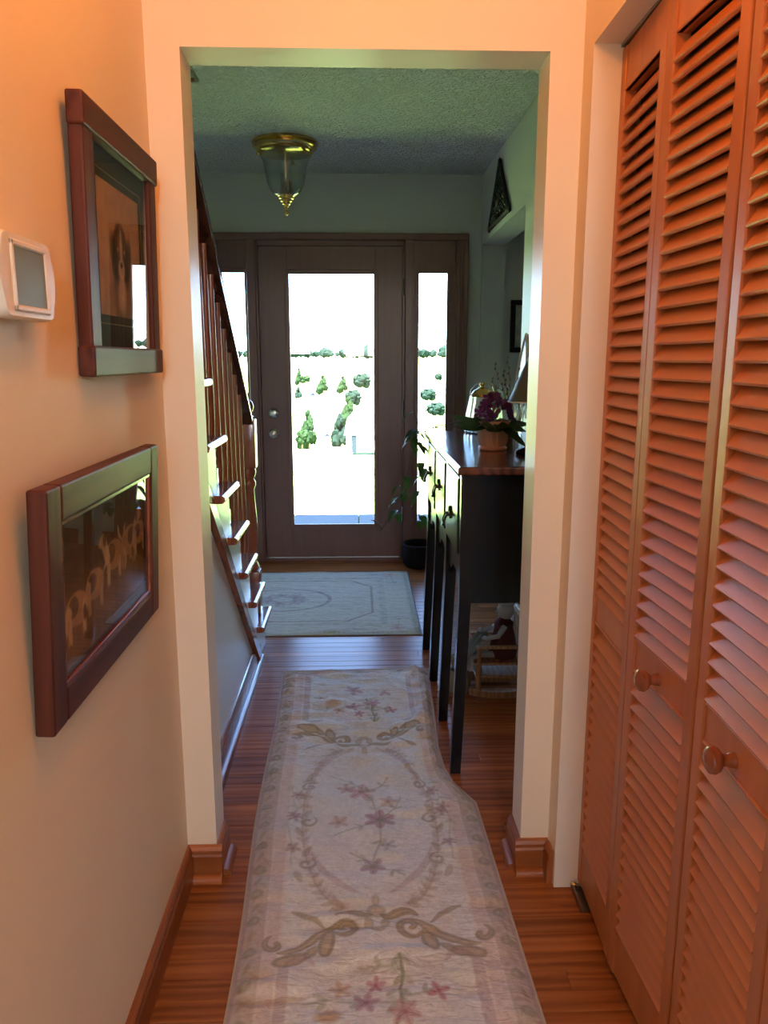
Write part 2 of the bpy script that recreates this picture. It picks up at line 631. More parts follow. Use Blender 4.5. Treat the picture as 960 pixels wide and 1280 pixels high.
# foyer walls
b = BM()
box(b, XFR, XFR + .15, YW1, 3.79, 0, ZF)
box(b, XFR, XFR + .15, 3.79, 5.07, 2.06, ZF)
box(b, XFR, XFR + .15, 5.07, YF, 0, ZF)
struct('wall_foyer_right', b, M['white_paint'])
b = BM()
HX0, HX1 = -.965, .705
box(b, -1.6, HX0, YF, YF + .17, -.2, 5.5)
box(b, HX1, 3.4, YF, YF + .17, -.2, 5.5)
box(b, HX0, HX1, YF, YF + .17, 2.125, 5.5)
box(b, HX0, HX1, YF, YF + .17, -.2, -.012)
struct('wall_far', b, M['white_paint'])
b = BM()
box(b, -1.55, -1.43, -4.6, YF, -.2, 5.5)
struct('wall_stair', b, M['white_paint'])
# ceiling with the stairwell hole on the left
b = BM()
HXR, HY = -.66, 3.46
box(b, HXR, 3.3, YW1, YF, ZF, ZF + .08)
box(b, -1.43, HXR, HY, YF, ZF, ZF + .08)
struct('ceiling_foyer', b, M['ceiling'])
b = BM()   # dark stained edge of the stairwell and its shaft
box(b, -1.43, HXR + .012, HY, HY + .02, ZF - .012, ZF + .3)
box(b, HXR, HXR + .012, .4, HY, ZF - .012, ZF + .3)
struct('trim_3', b, M['stair_wood'])
b = BM()
box(b, -1.43, HXR, .4, HY + .1, 3.9, 3.98)
box(b, HXR + .013, HXR + .06, .4, HY + .1, ZF + .08, 3.9)
box(b, -1.43, HXR, HY + .03, HY + .1, ZF + .08, 3.9)
box(b, -1.43, HXR, .32, .4, 0, 3.98)
struct('wall_stairwell', b, M['white_paint'])
# next room on the right
b = BM()
box(b, 3.3, 3.4, 1.2, YF, 0, ZF)
box(b, XFR + .15, 3.3, 1.95, 2.05, 0, ZF)
struct('wall_side_room', b, M['white_paint'])

# room behind the camera with a small added window as fill for the hall
b = BM()
box(b, -1.43, XL - .1, -1.3, -1.2, 0, ZH)
box(b, XR + .1, 3.4, -1.3, -1.2, 0, ZH)
box(b, 3.3, 3.4, -4.5, -1.3, -.2, ZH)
box(b, -1.43, -.3, -4.6, -4.5, -.2, ZH)
box(b, .6, 3.4, -4.6, -4.5, -.2, ZH)
box(b, -.3, .6, -4.6, -4.5, 2.1, ZH)
box(b, -.3, .6, -4.6, -4.5, -.2, 1.35)
struct('wall_back', b, M['hall_paint'])
b = BM()
box(b, -1.43, 3.4, -4.6, -1.2, ZH, ZH + .08)
struct('ceiling_back', b, M['hall_ceiling'])
b = BM()
box(b, -.3, .6, -4.57, -4.53, 1.35, 1.41)
box(b, -.3, .6, -4.57, -4.53, 2.04, 2.1)
for x in (-.3, .115, .53):
    box(b, x, x + .07, -4.57, -4.53, 1.41, 2.04)
w = struct('fill_window', b, M['gloss_white'])  # added unseen window, lets sky light fill the hall from behind
b = BM()
box(b, -.23, .53, -4.552, -4.548, 1.41, 2.04)
obj('glass_pane', b, M['pane'], w)
b = BM()
box(b, -1.9, 3.8, -6.5, YF + .25, 5.5, 5.7)  # unseen slab, sized to shade the porch and keep sun off the rear
struct('roof', b, plain('roof_shingle', (.1, .1, .1), .9))

# ---------------------------------------------------------------- floor of oak strips
b = BM()
box(b, -1.43, 3.3, -4.5, YF + .17, -.06, -.013)
floor = struct('floor', b, M['floor_sub'])


def plank_mesh(name, x0, x1, y0, y1, tone, mesh=None):
    b = BM()
    box(b, x0, x1, y0 + .0005, y1 - .0005, -.0128, random.uniform(-.0004, .0), .0014, 1)
    # a slight cup and tilt so that neighbours catch the light differently
    tl = random.uniform(-.0006, .0006)
    for v in b.verts:
        if v.co.z > -.005:
            v.co.z += tl * ((v.co.y - y0) / (y1 - y0) - .5) - .0002
    return b


PW = .057


def set_tone(me, tones):
    at = me.color_attributes.new('tone', 'FLOAT_COLOR', 'POINT')
    at.data.foreach_set('color', np.array(tones, np.float32).reshape(-1))


rows = int((YF + .05 - .40) / PW)
far = BM()
far_tones = []
for r_ in range(rows):
    y0 = .40 + r_ * PW
    y1 = y0 + PW
    xa, xb = (XL, .62) if y1 < YW0 else (-.47, XFR)
    near = y0 < 2.75
    if not near:
        xa, xb = (-1.43, 3.3) if y0 > 3.6 else (-.47, XFR + .1)
    x = xa
    while x < xb - .02:
        L = random.uniform(.35, 1.1)
        x2 = min(xb, x + L)
        if xb - x2 < .12:
            x2 = xb
        t = (random.random(), random.random(), random.random(), 1)
        pb = plank_mesh('floor_plank', x, x2 - .0005, y0, y1, t)
        if near:
            n = len(pb.verts)
            o = obj('floor_plank', pb, M['floor'], floor)
            set_tone(o.data, [t] * n)
        else:
            me = bpy.data.meshes.new('tmp')
            pb.to_mesh(me)
            k0 = len(far.verts)
            far.from_mesh(me)
            far_tones += [t] * (len(far.verts) - k0)
            bpy.data.meshes.remove(me)
            pb.free()
        x = x2
o = obj('floor_boards', far, M['floor'], floor)
set_tone(o.data, far_tones)
o['kind'] = 'stuff'
b = BM()
box(b, -1.43, 3.3, -4.5, .40, -.0128, 0)
n = len(b.verts)
o = obj('rear_floor', b, plain('pale_bounce_floor', (.5, .47, .43), .4), floor)  # unseen floor, made pale to bounce neutral light into the hall

# ---------------------------------------------------------------- baseboards
BP = [(0, 0), (.015, 0), (.015, .066), (.012, .072), (.0125, .082), (.008, .090), (.004, .094), (0, .094)]
SH = [(.0148, 0)] + [(.0148 + .019 * math.cos(a), .019 * math.sin(a)) for a in [i * math.pi / 12 for i in range(7)]]


def baseboard(name, axis, wall, sgn, a, b_, mat, shoe=True, parent=None):
    b = BM()
    poly = [(wall + sgn * d, z) for d, z in BP]
    prism(b, poly, axis, a, b_)
    o = struct(name, b, mat, parent)
    if shoe:
        b = BM()
        prism(b, [(wall + sgn * d, z) for d, z in SH], axis, a, b_)
        obj('shoe_molding', b, mat, o, True)
    return o


baseboard('baseboard_left', 'Y', XL, 1, -1.2, YW0 - .0, M['oak_base'], False)
baseboard('baseboard_front', 'X', YW0, -1, XL, -.365, M['oak_base_x'])
baseboard('baseboard_front_right', 'X', YW0, -1, .41, XR - .008, M['oak_base_x'])
baseboard('baseboard_jamb_left', 'Y', -.38, 1, YW0 + .0005, YW1, M['oak_base'])
baseboard('baseboard_jamb_right', 'Y', .425, -1, YW0 + .0005, YW1, M['oak_base'])
baseboard('baseboard_return', 'Y', XR - .007, -1, 1.768, YW0 - .016, M['oak_base'], False)
baseboard('baseboard_stair', 'Y', -.47, 1, YW1, 3.36, M['stair_wood'])
baseboard('baseboard_foyer_right', 'Y', XFR, -1, YW1, 3.79, M['stair_wood'])
b = BM()
prism(b, [(5.0845, 0), (5.0845, .09), (YF, .094), (YF, 0)], 'X', .71, XFR - .001)
struct('baseboard_far', b, M['stair_wood'])
b = BM()
prism(b, [(5.0845, 0), (5.0845, .09), (YF, .094), (YF, 0)], 'X', XFR + .15, 3.3)
struct('baseboard_side_room', b, M['stair_wood'])

# ---------------------------------------------------------------- front door with sidelights
b = BM()
DX0, DX1 = -.63, .286
GX0, GX1, GZ0, GZ1 = -.436, .103, .254, 1.879
dy0, dy1 = 5.105, 5.15
box(b, DX0, GX0 - .012, dy0, dy1, .025, 2.05, .002, 1)
box(b, GX1 + .012, DX1, dy0, dy1, .025, 2.05, .002, 1)
box(b, GX0 - .012, GX1 + .012, dy0, dy1, GZ1 + .012, 2.05, .001, 1)
box(b, GX0 - .012, GX1 + .012, dy0, dy1, .025, GZ0 - .012, .001, 1)
door = struct('door_1', b, M['door_wood'])


def glazing_bead(x0, x1, z0, z1, y, w=.028):
    b = BM()
    box(b, x0 - w, x0, y - .010, y + .01, z0 - w, z1 + w, .004)
    box(b, x1, x1 + w, y - .010, y + .01, z0 - w, z1 + w, .004)
    box(b, x0, x1, y - .010, y + .01, z1, z1 + w, .004)
    box(b, x0, x1, y - .010, y + .01, z0 - w, z0, .004)
    return b


obj('glazing_bead', glazing_bead(GX0, GX1, GZ0, GZ1, dy0), M['door_wood'], door)
b = BM()
box(b, GX0 - .01, GX1 + .01, 5.126, 5.130, GZ0 - .01, GZ1 + .01)
obj('glass_pane', b, M['pane'], door)
for z, nm, big in ((1.0, 'deadbolt', 0), (.868, 'door_knob', 1)):
    b = BM()
    mt = Matrix.Rotation(R(90), 4, 'X')
    lathe(b, [(.033, 0), (.034, .006), (.028, .012), (.012, .014)] + ([(.011, .03), (.024, .036), (.029, .048), (.026, .06), (.012, .066), (0, .067)] if big else
          [(.016, .015), (.016, .022), (.004, .023), (.004, .034), (0, .034)]), 24, (-.556, dy0, z), mat=mt)
    k = obj(nm, b, M['nickel'], door, True)
    k['label'] = 'satin nickel knob' if big else 'satin nickel deadbolt'
for z in (.32, 1.03, 1.80):
    b = BM()
    tube(b, [(.293, 5.1, z - .05), (.293, 5.1, z + .05)], .007)
    obj('hinge', b, M['nickel'], door, True)
# mullions and casings
b = BM()
box(b, -.70, -.645, 5.06, YF + .1, -.012, 2.085, .004)
box(b, .303, .355, 5.06, YF + .1, -.012, 2.085, .004)
box(b, -.965, .705, 5.06, YF + .1, 2.085, 2.124, .004)
box(b, -.645, DX0 - .003, 5.09, YF + .1, -.012, 2.085)
box(b, -.645, DX0 + .012, 5.152, YF + .1, -.012, 2.085)
box(b, DX1 - .012, .303, 5.152, YF + .1, -.012, 2.085)
box(b, DX0 + .012, DX1 - .012, 5.152, YF + .1, 2.04, 2.085)
box(b, DX1 + .004, .303, 5.112, YF + .1, -.012, 2.085)
box(b, -.645, .303, 5.112, YF + .1, 2.054, 2.085)
box(b, -.645, .303, 5.085, YF + .17, -.012, .022, .003)
struct('trim_1', b, M['door_wood'])
b = BM()
for (xa, xb) in ((.628, .705), (-.965, -.95)):
    box(b, xa, xb, 5.075, YF + .02, -.012, 2.085, .004)
box(b, .648, .662, 5.06, YF, -.012, 2.085, .003)
box(b, .675, .705, 5.062, YF, -.012, 2.085, .004)
struct('trim_2', b, M['door_wood'])
for nm, (xa, xb, ga, gb) in (('window_1', (-.95, -.70, -.895, -.718)), ('window_2', (.355, .628, .394, .573))):
    b = BM()
    z0, z1 = .27, 1.885
    box(b, xa, ga - .008, 5.10, 5.15, -.012, 2.085)
    box(b, gb + .008, xb, 5.10, 5.15, -.012, 2.085)
    box(b, ga - .008, gb + .008, 5.10, 5.15, z1 + .008, 2.085)
    box(b, ga - .008, gb + .008, 5.10, 5.15, -.012, z0 - .008)
    w = struct(nm, b, M['door_wood'])
    obj('glazing_bead', glazing_bead(ga, gb, z0, z1, 5.10, .022), M['door_wood'], w)
    b = BM()
    box(b, ga - .008, gb + .008, 5.126, 5.130, z0 - .008, z1 + .008)
    obj('glass_pane', b, M['pane'], w)

# ================================================================ CLOSET BIFOLD DOORS
PT, PZ0, PZ1 = .030, .022, 1.985
STL = .034
PITCH = .0322


def frame_panel(w):
    """Local: y 0..w from the near edge, front face at x = 0, thickness to +x."""
    b = BM()
    box(b, 0, PT, 0, STL, PZ0, PZ1, .003)
    box(b, 0, PT, w - STL, w, PZ0, PZ1, .003)
    for z0, z1 in ((PZ0, .135), (.728, .800), (1.897, PZ1)):
        box(b, .004, PT - .003, STL, w - STL, z0, z1)
    for z, up in ((.800, 1), (.728, -1), (1.897, -1), (.135, 1)):      # small bead along each rail
        box(b, .001, .012, STL, w - STL, min(z, z - .006 * up), max(z, z - .006 * up), .0015, 1)
    return b


def slat_mesh(w):
    b = BM()
    c = (.0125, 0)
    # section: front low, back high
    t, hl = .0042, .0194
    dx, dz = math.cos(R(57)), math.sin(R(57))
    pts = []
    for s_, q in ((-1, -1), (-1, -.35), (-1, .35), (-1, 1), (1, 1), (1, -1)):
        k = hl - (.0015 if abs(q) == 1 else 0)
        px = c[0] + s_ * k * dx - q * t * dz
        pz = c[1] + s_ * k * dz + q * t * dx
        pts.append((px, pz))
    prism(b, pts, 'Y', STL - .001, w - STL + .001)
    bmesh.ops.recalc_face_normals(b, faces=b.faces)
    me = bpy.data.meshes.new('louver_slat')
    b.to_mesh(me)
    b.free()
    me.materials.append(M['slat'])
    return me


def knob_bm():
    b = BM()
    mt = Matrix.Rotation(R(-90), 4, 'Y')
    lathe(b, [(.012, 0), (.0115, .005), (.009, .012), (.010, .018), (.018, .024), (.0215, .031), (.020, .038), (.012, .043), (0, .0445)], 24, mat=mt)
    return b


def bifold(label, panels, hinge_y):
    t = thing('bifold_door', label, 'closet door', (panels[0][0][0], panels[0][0][1], 0), 'louvered folding doors of the closet')
    for (near_, far_, knob) in panels:
        nv, fv = Vector(near_), Vector(far_)
        w = (fv - nv).length
        rz = math.atan2(-(fv.x - nv.x), fv.y - nv.y)
        p = obj('door_panel', frame_panel(w), M['stain'], t, loc=(0, 0, 0))
        p.matrix_basis = t.matrix_basis.inverted() @ Matrix.Translation((nv.x, nv.y, 0)) @ Matrix.Rotation(rz, 4, 'Z')
        sm = slat_mesh(w)
        n1 = 34
        for k in range(n1):
            s_ = link('louver_slat', sm, p, (0, 0, .800 + .0165 + k * (1.097 - .016) / n1))
        n2 = 18
        for k in range(n2):
            s_ = link('louver_slat', sm, p, (0, 0, .135 + .0165 + k * (.593 - .016) / n2))
        if knob:
            kb = obj('door_knob', knob_bm(), M['knob'], p, True, loc=(.003, w * .50, .758))
    return t


M['knob'] = wood('brown_knob_stain', (.24, .072, .03), (.34, .11, .048), .25, 'Z', 2, coat=.2)
bifold('tall reddish brown louvered folding door hung beside the cream jamb at the far end of the closet',
       [((.549, 1.478), (.561, 1.765), False), ((.561, 1.188), (.548, 1.4755), True)], 0)
bifold('tall reddish brown louvered folding door nearest the camera, cut off by the picture edge',
       [((.549, .893), (.561, 1.182), True), ((.561, .602), (.549, .890), False)], 0)
b = BM()
box(b, .556, .596, CY0, CY1, 1.988, 1.9945)
t = tag(obj('door_track', b, M['steel']), 'dark steel track under the closet header above the folding doors', 'track')
b = BM()
box(b, .543, .575, 1.66, 1.753, .0005, .004)
box(b, .543, .546, 1.66, 1.753, .0005, .018)
tube(b, [(.556, 1.735, .004), (.556, 1.735, .0215)], .006)
ball(b, (.548, 1.745, .014), .009, sub=1)
tag(obj('pivot_bracket', b, M['steel']), 'small grey metal pivot bracket on the floor at the foot of the closet jamb', 'bracket')

# ================================================================ STAIRCASE
RISE, RUN, Y1 = .185, .214, 3.557
stair = thing('staircase', 'open sided wooden staircase with turned balusters climbing along the white stair wall', 'staircase', (-.95, 3.4, 0))
NT = 12          # the upper ones run behind the hall wall


def yk(k):
    return Y1 - RUN * (k - 1)


def tread_bm(x_side=-.433):
    b = BM()
    # bullnosed plank with a returned nosing on the open side
    n = 6
    prof = [(-.0, -.026)]
    for i in range(n + 1):
        a = -math.pi / 2 + math.pi * i / n
        prof.append((.292 + .013 * math.cos(a), -.013 + .013 * math.sin(a)))
    prof.append((0, 0))
    prism(b, prof, 'X', -1.425, x_side)
    # side bullnose
    side = [(x_side, -.026)] + [(x_side + .013 * math.cos(-math.pi / 2 + math.pi * i / n), -.013 + .013 * math.sin(-math.pi / 2 + math.pi * i / n)) for i in range(n + 1)] + [(x_side, 0)]
    prism(b, side[1:-1], 'Y', 0, .300)
    return b


treads = []
for xs in (-.433, -.575):
    tb = tread_bm(xs)
    tm = bpy.data.meshes.new('tread')
    tb.to_mesh(tm)
    tb.free()
    tm.polygons.foreach_set('use_smooth', [True] * len(tm.polygons))
    tm.set_sharp_from_angle(angle=R(35))
    tm.materials.append(M['stair_wood'])
    treads.append(tm)
for k in range(1, NT + 1):
    o = link('tread', treads[0 if k < 8 else 1], stair)
    o.matrix_basis = Matrix.Translation((0, yk(k) - .305, RISE * k))
    b = BM()
    box(b, -1.425, -.475 if k < 8 else -.575, yk(k) - .047, yk(k) - .030, RISE * (k - 1), RISE * k - .0265)
    obj('riser', b, M['gloss_white'], stair)
# saw-tooth stringer face
poly = [(3.352, .012), (yk(1) - .03, .001), (yk(1) - .03, RISE - .027)]
for k in range(2, 8):
    poly += [(yk(k) - .03, RISE * (k - 1) - .027), (yk(k) - .03, RISE * k - .027)]
ylast = 1.945
poly += [(ylast, RISE * 7 - .027)]
sl = -.905
poly += [(ylast, .012 + (ylast - 3.352) * sl)]
b = BM()
prism(b, poly, 'X', -.474, -.456)
obj('stringer', b, M['gloss_white'], stair)
b = BM()
L0, L1 = (3.365, .0), (1.95, 1.281)
nrm = Vector((.0, .0))
prism(b, [(3.365, .0), (3.300, .0), (1.95, .0 + (1.95 - 3.300) * sl), (1.95, (1.95 - 3.365) * sl + .004)], 'X', -.4745, -.447)
obj('skirt_trim', b, M['stair_wood'], stair)
# newel post
b = BM()
NX, NY = -.502, 3.478
z0 = RISE + .0
box(b, NX - .042, NX + .042, NY - .042, NY + .042, z0, z0 + .20, .004)
lathe(b, [(.030, z0 + .20), (.040, z0 + .215), (.032, z0 + .235), (.024, z0 + .25), (.033, z0 + .34), (.036, z0 + .40), (.030, z0 + .50), (.024, z0 + .58), (.034, z0 + .60), (.034, z0 + .615), (.026, z0 + .63), (.036, z0 + .655), (.036, z0 + .67), (.03, z0 + .68)], 20, (NX, NY, 0))
box(b, NX - .040, NX + .040, NY - .040, NY + .040, z0 + .68, z0 + .90, .005)
lathe(b, [(.022, z0 + .90), (.034, z0 + .912), (.020, z0 + .924), (.030, z0 + .936), (.036, z0 + .955), (.030, z0 + .975), (.014, z0 + .988), (0, z0 + .99)], 20, (NX, NY, 0))
obj('newel_post', b, M['stair_wood_z'], stair, True)
# handrail
RZ0, RS = 1.085, -.80


def rail_z(y):
    return RZ0 + (y - 3.44) * RS


b = BM()
sec = [(-.030, -.024), (.030, -.024), (.030, -.008), (.024, .002), (.030, .014), (.026, .028), (.012, .036), (-.012, .036), (-.026, .028), (-.030, .014), (-.024, .002), (-.030, -.008)]
v0 = [b.verts.new((NX + .006 + x, 3.437, rail_z(3.437) + z)) for x, z in sec]
v1 = [b.verts.new((NX + .006 + x, 1.96, rail_z(1.96) + z)) for x, z in sec]
b.faces.new(v0)
b.faces.new(v1[::-1])
for i in range(len(sec)):
    b.faces.new([v0[i], v1[i], v1[(i + 1) % len(sec)], v0[(i + 1) % len(sec)]])
obj('handrail', b, wood('dark_handrail_stain', (.035, .014, .009), (.08, .03, .018), .22, 'Y', 1, coat=.4), stair, True)
for k in range(2, 8):
    for q in (.075, .182):
        y = yk(k) - q
        z0 = RISE * k
        z1 = rail_z(y) - .022
        H_ = z1 - z0
        b = BM()
        box(b, NX - .013, NX + .019, y - .016, y + .016, z0, z0 + .055, .002, 1)
        lathe(b, [(.012, z0 + .055), (.016, z0 + .063), (.009, z0 + .075), (.015, z0 + .09), (.009, z0 + .105), (.016, z0 + .12), (.010, z0 + .14), (.014, z0 + .19), (.0155, z0 + .25), (.010, z1 - .10), (.010, z1)], 10, (NX + .003, y, 0))
        obj('baluster', b, M['stair_wood_z'], stair, True)
# plastered wall under the stair
b = BM()
prism(b, [(YW1, 0), (3.345, 0), (3.345, .02), (1.95, (1.95 - 3.345) * sl), (YW1, (YW1 - 3.345) * sl)], 'X', -.53, -.47)
struct('wall_under_stair', b, M['gloss_white'])

# ================================================================ RUGS
CREAM = (.68, .70, .68)
TAUPE = (.36, .30, .21)
OLIVE = (.27, .25, .18)
MAUVE = (.38, .24, .25)
PINK = (.55, .34, .29)
SAGE = (.30, .33, .22)


def runner_print():
    c = Canvas(-.332, .332, -1.1, 1.1, 266, 880, CREAM)
    for sg in (-1, 1):       # borders
        def band(a, b_, col, al):
            c.rect(min(sg * a, sg * b_), max(sg * a, sg * b_), -1.1, 1.1, col, al, .006)
        band(.272, .34, (.46, .37, .31), .75)
        band(.321, .34, (.36, .25, .25), .7)
        band(.236, .270, PINK, .38)
        band(.229, .235, (.7, .62, .52), .6)
        for k in range(22):
            t = -1.04 + k * .0985
            c.ell(sg * .303, t, .018, .016, OLIVE, .62, soft=.006)
            c.ell(sg * .303, t, .009, .008, CREAM, .16, soft=.004)
            c.ell(sg * .303, t + .049, .007, .018, (.34, .28, .2), .55, .5 * sg, .005)
            c.ell(sg * .287, t + .03, .006, .012, (.4, .3, .26), .45, -.7 * sg, .005)
    for e in (-1, 1):        # end borders
        c.rect(-.34, .34, min(e * 1.04, e * 1.11), max(e * 1.04, e * 1.11), (.46, .37, .31), .6, .006)
        for k in range(7):
            c.ell(-.28 + k * .093, e * 1.072, .016, .016, OLIVE, .5, soft=.006)

    def scroll(t0, f):
        """acanthus crossing the rug at t0; f = +1 leaves point to +t"""
        P = lambda x, y: (x, t0 + f * y)
        for sg in (-1, 1):
            for col, dr, al in ((OLIVE, .0035, .75), (TAUPE, 0, .6), ((.62, .52, .38), -.006, .55)):
                r = lambda v: max(.0012, v + dr)
                c.curve(P(sg * .01, .0), P(sg * .04, .02), P(sg * .06, -.03), P(sg * .10, .005), r(.008), col, al)
                c.spiral(sg * .078, t0 + f * .042, .034, 1.2, -.4 if sg > 0 else math.pi + .4, r(.0075), col, al, sg * f)
                c.curve(P(sg * .085, .02), P(sg * .13, .05), P(sg * .17, .11), P(sg * .235, .115), r(.010), col, al)
                c.ell(sg * .122, t0 + f * .095, .016 + dr, .036 + dr, col, al, -sg * f * .22)
                c.ell(sg * .205, t0 + f * .138, .040 + dr, .017 + dr, col, al, sg * f * .22)
                c.ell(sg * .160, t0 + f * .120, .020 + dr, .010 + dr, col, al * .8, sg * f * .8)
                c.spiral(sg * .247, t0 + f * .085, .026, .9, 1.2 if sg > 0 else math.pi - 1.2, r(.0065), col, al, sg * f)
                c.curve(P(sg * .13, .035), P(sg * .16, .0), P(sg * .19, -.01), P(sg * .21, -.02), r(.005), col, al * .8)
        for dx, dy, rx, ry in ((0, -.01, .024, .02), (0, .05, .018, .012), (-.02, .03, .012, .02), (.02, .03, .012, .02), (0, -.045, .01, .02)):
            c.ell(dx, t0 + f * dy, rx, ry, OLIVE, .55, 0, .005)
            c.ell(dx, t0 + f * dy, rx * .6, ry * .6, (.62, .52, .38), .5, 0, .004)
    scroll(-.44, -1)
    scroll(.40, 1)
    # oval garland
    for sg in (-1, 1):
        for (ya, yb) in ((-.41, -.03), (.36, -.03)):
            th = np.linspace(0, 1, 26)
            X = sg * (.075 + .115 * np.sin(th * math.pi / 2))
            Y = ya + (yb - ya) * (1 - np.cos(th * math.pi / 2))
            pts = np.stack([X, Y], 1)
            c.stroke(pts, .009, (.46, .36, .36), .35, False)
            c.leafy(pts + np.array([sg * .004, 0]), TAUPE, .5, .030, 2, int(ya * 100) % 97 + sg)
        for (yy, s2) in ((-.05, 1), (-.24, 1), (.14, -1)):
            c.spiral(sg * .178, yy, .027, 1.2, 1.0, .0055, OLIVE, .6, sg * s2)
            c.ell(sg * .18, yy + .05, .010, .022, TAUPE, .5, sg * .4)
            c.ell(sg * .20, yy - .05, .010, .026, TAUPE, .5, -sg * .4)
        # side sprays
        c.leafy([(sg * .235, .15), (sg * .222, .05), (sg * .237, -.06), (sg * .222, -.15), (sg * .22, -.24)], SAGE, .45, .026, 1, 5 + sg)
        for yy in (.0, -.02, -.17, .1):
            c.flower(sg * (.222 + .01 * math.sin(yy * 40)), yy, .022, MAUVE, (.3, .15, .2), 5, .5, yy * 9)
        # mauve corner bars
        for f in (-1, 1):
            c.rect(min(sg * .206, sg * .232), max(sg * .206, sg * .232), min(f * .60, f * 1.0), max(f * .60, f * 1.0), MAUVE, .42, .004)
            c.curve((sg * .218, f * .60), (sg * .20, f * .57), (sg * .17, f * .56), (sg * .15, f * .60), .010, MAUVE, .38)
            c.curve((sg * .04, f * .37), (sg * .10, f * .33), (sg * .15, f * .27), (sg * .165, f * .19), .011, (.44, .31, .33), .42)
    # centre bouquet
    c.flower(.03, -.05, .048, (.42, .22, .30), (.20, .10, .12), 6, .65, .5)
    c.flower(-.02, .10, .045, (.55, .30, .32), (.36, .16, .2), 5, .55, .2)
    c.flower(.0, -.26, .035, (.38, .25, .36), (.25, .15, .25), 5, .6, .9)
    c.flower(.06, .04, .03, (.55, .42, .34), (.34, .2, .14), 5, .5, .1)
    c.flower(-.065, .12, .03, (.5, .32, .3), (.3, .16, .14), 5, .5, .4)
    c.flower(-.09, -.06, .03, (.5, .38, .34), (.32, .22, .16), 5, .5, .7)
    c.flower(.045, -.17, .026, (.36, .40, .45), (.2, .22, .28), 5, .45, .7)
    for k, (p, q) in enumerate((((.03, -.05), (-.10, -.12)), ((.03, -.05), (.10, .06)), ((.0, .1), (.07, .18)), ((0, .1), (-.11, .20)), ((0, -.26), (.08, -.31)), ((0, -.26), (-.06, -.20)), ((.03, -.06), (.0, -.24)), ((.02, .0), (-.02, .1)))):
        c.leafy([p, ((p[0] + q[0]) / 2 + .012, (p[1] + q[1]) / 2), q], SAGE, .6, .028, 1, k)
    # bouquets of both ends
    for f in (-1, 1):
        y = lambda v: -f * v if f == 1 else f * -v
        Y = lambda v: f * -v if False else (v if f == -1 else -v)
        stem = [(.045, Y(-.585)), (.05, Y(-.63)), (.04, Y(-.67)), (.042, Y(-.72)), (.02, Y(-.78))]
        c.stroke(stem, .0035, (.25, .27, .17), .8, False)
        c.leafy(stem, SAGE, .7, .034, 1, 3)
        c.leafy([(.045, Y(-.62)), (0, Y(-.605)), (-.05, Y(-.60))], SAGE, .6, .026, 1, 4)
        c.leafy([(.04, Y(-.70)), (.09, Y(-.69)), (.125, Y(-.675))], SAGE, .65, .03, 1, 5)
        c.leafy([(.03, Y(-.71)), (-.04, Y(-.70)), (-.12, Y(-.69)), (-.17, Y(-.70))], SAGE, .6, .034, 1, 6)
        c.flower(.122, Y(-.685), .026, (.50, .24, .28), (.32, .10, .14), 4, .75, .4)
        c.flower(-.012, Y(-.65), .022, (.48, .26, .33), (.32, .12, .18), 5, .7, .2)
        c.flower(.045, Y(-.735), .034, (.52, .33, .32), (.34, .16, .16), 6, .65, .8)
        c.flower(-.035, Y(-.70), .03, (.46, .27, .33), (.3, .12, .16), 5, .6, .1)
        c.flower(-.09, Y(-.66), .026, (.5, .34, .24), (.34, .2, .1), 5, .55, .6)
        c.ell(-.115, Y(-.735), .028, .020, (.46, .27, .09), .7, .2, .012)
        c.flower(-.16, Y(-.79), .03, (.5, .34, .3), (.34, .2, .16), 5, .55, .6)
        c.flower(.10, Y(-.82), .035, (.5, .3, .3), (.34, .16, .16), 5, .55, .3)
        c.flower(-.03, Y(-.86), .04, (.46, .28, .34), (.3, .14, .2), 5, .55, .9)
    c.noise(90, .06, 3)
    c.noise(25, .05, 4)
    c.noise(230, .08, 6)
    return c


c = runner_print()
Sx, Tt = np.meshgrid(c.x, c.y)
dirv = np.array([-.02673, .99964])
ctr = np.array([.0244, 2.0954])
X = ctr[0] + Sx * dirv[1] + Tt * dirv[0]
Y = ctr[1] - Sx * dirv[0] + Tt * dirv[1]
# pushed in along the cabinet legs
edge = X - 0
lim = np.interp(Y, [0, 1.95, 2.06, 2.16, 2.26, 2.36, 2.5, 2.7, 3.0, 3.2], [.5, .5, .5, .348, .300, .280, .274, .284, .292, .306])
k = np.clip((X + .02) / .35, 0, 1) ** 2.4
X = X - k * np.clip(.332 - (lim - (ctr[0] + Tt * dirv[0])), 0, .2)
# gentle left edge wander
X = X + .006 * np.sin(Y * 5.1) * (Sx < 0) * (-Sx / .33)
Z = .0145 + .0060 * vnoise(X, Y, 8, 11, 17) + .015 * vnoise(X, Y, 13, 12, 34) * (.55 + .45 * vnoise(X, Y, 3, 13)) + .0014 * vnoise(X, Y, 46, 14, 75)
fold = np.exp(-((X - (.245 + .03 * np.sin(Y * 9))) / .028) ** 2) * np.clip((Y - 2.0) / .3, 0, 1) * .012
Z = Z + fold
ed = np.minimum(np.minimum(Sx + .332, .332 - Sx), np.minimum(Tt + 1.1, 1.1 - Tt))
Z = np.clip(Z * np.clip(ed / .03, .25, 1), .0022, .04)
runner = thing('runner_rug', 'long cream floral runner rug with scrolls and flower sprays on the wooden floor', 'rug', (ctr[0], ctr[1], 0))
sheet('woven_face', np.stack([X, Y, Z], -1), c.a, M['print_rug'], runner)
